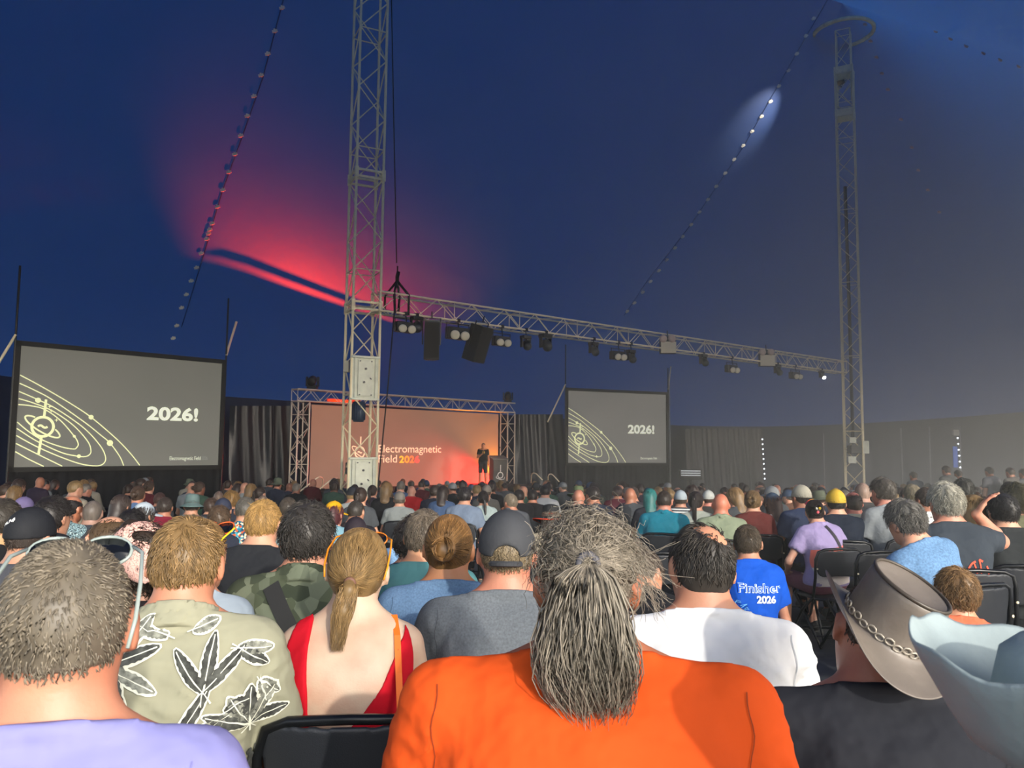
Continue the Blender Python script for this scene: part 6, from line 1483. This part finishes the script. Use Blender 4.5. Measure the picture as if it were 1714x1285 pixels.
# rainbow headband, colour-block top
P = mid(1363, 837, 7.2, 'person with a rainbow headband in a lavender and coral top', 'bun', '#2e2522', '#cf9f86', 'tee', '#a193bf', 0, 'f', lean=12, arms='out', by=-12, tl=.95, tc='#7a4556', build=1.1, ch='the rainbow headband')
sh = P['shirt']; t_ = bvh_of(sh)
for z0, z1, c, nme in ((.70, .86, '#d8705f', 'coral_panel'), (.54, .70, '#c3b9b3', 'pale_panel')):
    vs = []; fs = []; 
    for j in range(5):
        for i in range(15): vs.append((-.16 + .32 * i / 14, z0 + (z1 - z0) * j / 4 + .12 * (-.16 + .32 * i / 14)))
    for j in range(4):
        for i in range(14): fs.append((j * 15 + i, j * 15 + i + 1, (j + 1) * 15 + i + 1, (j + 1) * 15 + i))
    decal(sh, vs, fs, nme, mat(nme, c, .85), .004, t_)
decal(sh, *poly_line([(.02 + .014 * k, 1.05 - .03 * k) for k in range(8)], .03), 'bag_strap', mat('strap_dark', '#28252c', .7), .006, t_)
for i, c in enumerate(('#3f7fb8', '#4fae9a', '#d9a23a', '#e0632d', '#c9415a')):
    g = MB(); a0 = -.9 + 1.8 * i / 5 + PI / 2; g.tube([((.092) * math.cos(a), .0, .112 * math.sin(a) + .0) for a in np.linspace(a0 + .38, a0 - .02, 6)], .006, 6); o = g.build('headband_segment', mat('band_%d' % i, c, .5), P['e'], True); o.matrix_local = P['hm']
for dx, dz, c in ((.015, .0, '#d9b52a'), (-.01, -.035, '#d8505a'), (-.02, .0, '#cfc9b8')):
    g = MB(); g.lathe([(.001, .006), (.012, .003), (.014, 0), (.001, -.002)], 10, lambda a, r, z: Vector((dx + r * math.cos(a), -.172 - z, -.02 + dz + r * math.sin(a)))); o = g.build('hair_clip', mat('clip_' + c[1:], c, .4), P['e'], True); o.matrix_local = P['hm']
P = mid(1398, 818, 7.4, 'person in a bright yellow cap and dark navy t-shirt', 'short', '#33302d', SK3, 'tee', '#1c2534', -15, hat='cap', hatc=('#d8b23c', '#9a927a'), build=1.06, ch='the bright yellow cap')
mid(1427, 822, 7.8, 'sunburnt balding person in a cream t-shirt', 'fringe', '#4f453d', SKP, 'tee', '#b9b7a4', -20, build=1.1, ch='the cream t-shirt')
mid(1443, 808, 9.2, 'bald person in grey behind the cream t-shirt', 'buzz', '#a88d7c', '#c39a86', 'tee', '#4a4a4a', -10)
mid(1340, 811, 8.2, 'dark-haired person with glasses looking left, in grey and navy', 'short', '#3b322c', SK2, 'tee', '#3a4560', -40, hat='cap', hatc=('#b3ae9c', '#a9a492'))
mid(1476, 800, 7.4, 'person with grey wavy hair in a pale grey shirt, facing left', 'messy', '#5b554d', '#c98d7a', 'tee', '#8d9396', -40, ch='the pale grey shirt')
P = mid(1512, 838, 4.5, 'grey-haired person in a light blue shirt leaning left, arm over a chair', 'messy', '#6d6a64', SK3, 'tee', '#6d93bb', -30, side=-9, lean=10, by=-18, arms={-1: 'back', 1: 'lap'}, dens=2.0, sm=M_DENIM, ch='the leaning light blue shirt')
mid(1526, 810, 8.4, 'blond-grey person in a green top', 'short', '#8a806a', SK, 'tee', '#1f6b4f', -15)
mid(1548, 816, 7.6, 'person in a white and black print shirt left of the white hair', 'short', '#4a4038', SK2, 'tee', '#fff', -45, sm=M_WHITEPRINT)
P = mid(1581, 809, 5.0, 'white-haired person with a hand behind the head, dark shirt with a red crab print', 'messy', '#b3afa0', '#d49a80', 'tee', '#39414a', -20, arms={-1: 'lap', 1: 'head'}, h=.0095, dens=2.0, build=1.06, by=-6, ch='the dark crab-print shirt')
t_ = bvh_of(P['shirt']); MCR = mat('print_crab', '#e0533a', .8); c = (.07, .78)
for pts, wdt in (([(-.04, .0), (-.02, -.02), (.0, -.03), (.03, -.02), (.045, .0)], .03), ([(-.02, -.04), (.0, -.07), (.03, -.045)], .02), ([(-.05, .0), (-.065, .04), (-.045, .085), (-.02, .10)], .010), ([(.04, .0), (.06, .03), (.045, .075)], .010), ([(-.01, .0), (-.015, .05), (-.03, .09)], .008), ([(.012, .0), (.01, .06), (.0, .11)], .008), ([(.0, .11), (.02, .10)], .012), ([(-.03, -.06), (-.05, -.09)], .012), ([(.025, -.06), (.03, -.10)], .012)):
    decal(P['shirt'], *poly_line(spline([(c[0] + a, c[1] + b) for a, b in pts], 4), wdt), 'crab_print', MCR, .004, t_)
P = mid(1628, 829, 5.6, 'person with long light-brown hair and a bare back', 'long', '#8a6f47', SK3, 'tank', '#8d8f5e', -8, 'f', ch='the long light-brown hair')
mid(1646, 838, 7.4, 'person in a blue and pink printed top right of the long hair', 'short', '#4a3c34', SK, 'tee', '#fff', 5, sm=M_SUNSET)
mid(1676, 826, 5.4, 'dark-haired person in a black top at the right', 'messy', '#2e2c2b', SK3, 'tee', '#2c3032', -25, ch='the black top at the right')
mid(1702, 812, 6.2, 'curly-haired person in an olive top at the right edge', 'curly', '#55523f', SK, 'long', '#6a6b52', -20, ch='the olive top')
mid(1690, 806, 8.4, 'dark-haired person behind the olive top', 'short', '#3a3834', SK2, 'tee', '#3c3f3e', -25)
mid(1612, 803, 9, 'curly grey head behind the white hair', 'curly', '#4b4a44', SK2, 'tee', '#444845', -10)
person(1838, 850, 3.3, 'person in maroon shorts sitting sideways at the right edge, knees in view', 'short', '#3c332c', SK3, 'tee', '#2e3133', yaw=-10, by=-74, tl=.95, tc='#6b3a38', seed=2, h=.014, chairlab='black folding chair at the right edge under the maroon shorts')
# lettering on the navy t-shirt
for o in [q for q in bpy.data.objects if q.name.startswith('person') and q.get('label', '').startswith('curly dark-haired person in a navy')]:
    shr = [c for c in o.children if c.name.startswith('shirt')][0]; t_ = bvh_of(shr)
    vs, fs = text_fit('RAD', -.035, .045, .93, .03); decal(shr, vs, fs, 'print_lettering', mat('print_pale', '#d5e4ee', .8), .004, t_)
    vs, fs = text_fit('TECH', -.025, .04, .905, .02); decal(shr, vs, fs, 'print_lettering', mat('print_pale', '#d5e4ee', .8), .004, t_)
# empty chairs and the jacket hung on one
e = W(1100, 905, 6.3); chair(e.x, e.y, 0, 'empty black folding chair in front of the bright teal shirt')
for (x, Y, rz, lab) in ((1440, 6.6, .3, 'empty black folding chair left of the leather hat crown'), (1500, 5.2, .2, 'empty black folding chair above the leather hat'), (5, 1.75, 0, 'black folding chair at the left edge beside the lavender shirt'), (470, 3.0, 0, 'black folding chair between the leaf-print and camouflage people')):
    e = W(x, 900, Y); chair(e.x, e.y, rz, lab)
jx = W(682, 890, 6.2); chair(jx.x, jx.y, 0, 'black folding chair with a light blue denim jacket over it')
f = Fld((-.26, -.32, .30), (.26, -.06, .94), .012); x, y, z = f.xyz(); yc = -.235 + .9 * x * x; hw = .20 + .05 * (.88 - z)
f.F = np.maximum(np.maximum(np.abs(x) - hw, np.abs(y - yc) - .032 - .012 * np.sin(x * 60 + z * 8) - .01 * np.sin(z * 25 + x * 20)), np.maximum(z - .905 + .5 * x * x, .38 - z)).astype(np.float32)
o = link('denim_jacket', f.mesh('denim_jacket'), M_DENIM, None, '#7fa6cf'); o.location = (jx.x, jx.y, floor_z(jx.y)); tag(o, 'light blue denim jacket hung over a folding chair', 'jacket')
# ------------------------------------------------------------------ the speaker on the stage
sp = W(808, 813, 31.8); 
P = person(0, 0, 0, 'person speaking on the stage in a black t-shirt and dark shorts, holding a microphone', 'crop', '#4a3428', '#d8936c', 'tee', '#17181b', at=(sp.x, sp.y, DECK), scale=1.0, by=170, stand=True, arms={-1: 'hang', 1: 'chest'}, yaw=14, pitch=6, lean=2, tl=.95, tc='#33343a', group=None, h=.016, sh=.014)
ps = P['pose']; wv = ps.wr[1]; d = ps.hand[1]
g = MB(); g.tube([wv + d * .07 + Vector((0, 0, -.06)), wv + d * .08 + Vector((0, .01, .06)), wv + d * .08 + Vector((0, .012, .10))], [.014, .017, .026], 8)
g.build('microphone', M_BLACK, P['e'], True)
decal_ = MB(); decal_.lathe([(.001, 0), (.07, 0), (.07, .004), (.001, .004)], 14, lambda a, r, z: Vector((r * math.cos(a) * .8, .135 + z, 1.36 + r * math.sin(a)))); decal_.build('chest_print', mat('print_yellow', '#d0a63c', .8), P['shirt'])
# ------------------------------------------------------------------ the rows further off
rr = random.Random(23)
HS = [('short', '#2f2824', 'dark short-haired'), ('messy', '#4a3a2e', 'tousled brown-haired'), ('short', '#7d7468', 'grey-haired'), ('crop', '#3b332d', 'close-cropped'), ('long', '#3d2f28', 'long dark-haired'), ('bald', '#000', 'bald'), ('curly', '#40332b', 'curly-haired'), ('fringe', '#55493f', 'balding'), ('long', '#8a6c44', 'long fair-haired'), ('pony', '#3a2d26', 'ponytailed'), ('short', '#9a7d52', 'fair short-haired'), ('bun', '#4a392d', 'bun-haired')]
TS = [('#1b1c20', 'black'), ('#2b3140', 'navy'), ('#4a4e52', 'grey'), ('#5a2028', 'maroon'), ('#8f9492', 'pale grey'), ('#3f5a4a', 'green'), ('#4d6488', 'blue'), ('#a89f8c', 'cream'), ('#6a4a3a', 'brown'), ('#3a3040', 'plum')]
CAPS = [None] * 5 + [('#2a2c33', 'dark cap'), ('#8c8f8f', 'pale cap'), ('#3c4d66', 'blue cap')]
BUCK = [('#5f6654', 'olive bucket hat'), ('#77706a', 'grey bucket hat')]
def where(px, Y):
    for lim, s in ((130, "under left screen's left half"), (385, "under left screen's right half"), (500, 'by the curtain left of the stage'), (640, 'around the foot of the near mast'), (750, 'before the left of the backdrop'), (860, 'before the speaker and lectern'), (948, 'before the curtain right of the stage'), (1035, "under far screen's left half"), (1122, "under far screen's right half"), (1250, 'before the caption monitor wall'), (1385, 'before the white light string'), (1470, 'around the foot of the far mast'), (1600, "left of the blue strip"), (9999, 'at the far right by the wall')):
        if px < lim: return s
def rowname(Y): return 'front rows' if Y < 11.5 else ('middle rows' if Y < 15 else ('back rows' if Y < 19 else 'last rows'))
spots = []; TAKEN = [q for q in bpy.data.objects if q.get('category') == 'person']
Y = 9.6
while Y < 25.5:
    xl = W(-15, 800, Y).x; xr = W(1730, 800, Y).x; st = .74 + .018 * Y; x = xl + rr.uniform(0, st)
    while x < xr:
        p = Vector((x + rr.uniform(-.1, .1), Y + rr.uniform(-.15, .15) + .0 * x, 0))
        ok = (p - SL).dot(SN) > 3.6 and (p - MA).length > 1.1 and (p - MBq).length > 1.3
        a = W(12, 790, 20.2); b = W(371, 785, 24.5); u_ = Vector((b.x - a.x, b.y - a.y, 0)).normalized()
        if (p - Vector((a.x, a.y, 0))).dot(Vector((u_.y, -u_.x, 0))) < 1.2 and p.x < b.x + .5: ok = False
        if any((p - Vector((q.location.x, q.location.y, 0))).length < .62 for q in TAKEN): ok = False
        if ok and rr.random() > .10: spots.append(p)
        x += st * rr.uniform(.85, 1.2)
    Y += 0.9 + .028 * Y
# folk standing at the far right
n_far = 0
LABS = {}
for p in spots:
    q = proj((p.x, p.y, floor_z(p.y) + 1.3)); px = q[0]
    for _ in range(60):
     hr_, hc_, hn = rr.choice(HS); tc_, tn = rr.choice(TS if rr.random() < .55 else TS[:3]); fem = hn.startswith(('long', 'pony', 'bun')); cap = rr.choice(CAPS); hatk = None; hcol = ('#222', '#222')
     if cap and not fem and hr_ not in ('bald', 'curly'): hatk = 'cap'; hcol = (cap[0], cap[0]); hn = cap[1] + ' wearing'
     elif rr.random() < .04: bk = rr.choice(BUCK); hatk = 'bucket'; hcol = (bk[0], bk[0]); hn = bk[1] + ' wearing'; hr_ = 'short'
     lab = '%s person in %s, %s, %s' % (hn, tn, where(px, p.y), rowname(p.y))
     if lab not in LABS: break
    LABS[lab] = 1
    key, ps = get_pose(dict(sex='f' if fem else 'm', yaw=rr.choice([-20, 0, 0, 20])))
    s = rr.uniform(.94, 1.03)
    person(0, 0, 0, lab, hr_, hc_, rr.choice([SK, SK2, SK3, '#8a5a42', '#c48a70']), rr.choice(['tee', 'tee', 'long']) if not fem else 'tee', tc_, at=(p.x, p.y, floor_z(p.y)), scale=s, by=math.degrees(math.atan2(-4 - p.x, 30 - p.y)) + rr.uniform(-12, 12), hat=hatk, hatc=hcol, h=.026, sh=.022, wr=.003, seed=1, shoes=False, group='people in the ' + rowname(p.y), dens=.35, sex='f' if fem else 'm', yaw=rr.choice([-20, 0, 0, 20]))
    n_far += 1
for i, (px, top, Y, c, lab) in enumerate(((1528, 789, 19, '#5d6166', 'person standing at the back left of the blue strip, in grey'), (1583, 779, 18.5, '#6a6a66', 'tallest person standing at the back beside the blue strip'), (1603, 786, 19.5, '#4a4c50', 'person standing right of the tallest one at the back'), (1655, 781, 18.5, '#77777a', 'person standing at the back right of the second light string'), (1690, 782, 18, '#5f5a55', 'person standing at the back near the right edge'), (1712, 784, 18, '#55585c', 'person standing at the back, right edge of the picture'))):
    person(px, top, Y, lab, 'short', '#5a4f45', SK2, 'tee', c, stand=True, group='people standing at the back', h=.026, sh=.022, wr=.003, shoes=False, dens=.35, by=-15)
print('PEOPLE', n_far, len([o for o in bpy.data.objects if o.get('category') == 'person']))
# =================================================================== HAZE (a volume added to imitate veiling glare on the right)
hb = MB(); hb.box((22, 23, 7), (56, 44, 18)); hz = hb.build('haze', None)
hm_ = bpy.data.materials.new('glare_haze'); hm_.use_nodes = True; n = hm_.node_tree.nodes; n.remove(n['Principled BSDF'])
vs_ = n.new('ShaderNodeVolumeScatter'); tcv = n.new('ShaderNodeTexCoord'); sx = n.new('ShaderNodeSeparateXYZ'); mrv = n.new('ShaderNodeMapRange'); mrv.interpolation_type = 'SMOOTHSTEP'; mrv.inputs[1].default_value = -6; mrv.inputs[2].default_value = 24; mrv.inputs[3].default_value = .0005; mrv.inputs[4].default_value = .022
L_ = hm_.node_tree.links; L_.new(tcv.outputs['Object'], sx.inputs[0]); L_.new(sx.outputs[0], mrv.inputs[0]); L_.new(mrv.outputs[0], vs_.inputs['Density'])
vs_.inputs['Color'].default_value = (.92, .95, .93, 1); vs_.inputs['Anisotropy'].default_value = .0
hm_.node_tree.links.new(vs_.outputs[0], n['Material Output'].inputs['Volume']); hz.data.materials.append(hm_)
tag(hz, 'thin haze added on the right to imitate glare', 'haze', kind='stuff')
SC.cycles.volume_step_rate = 8.0; SC.cycles.volume_max_steps = 24
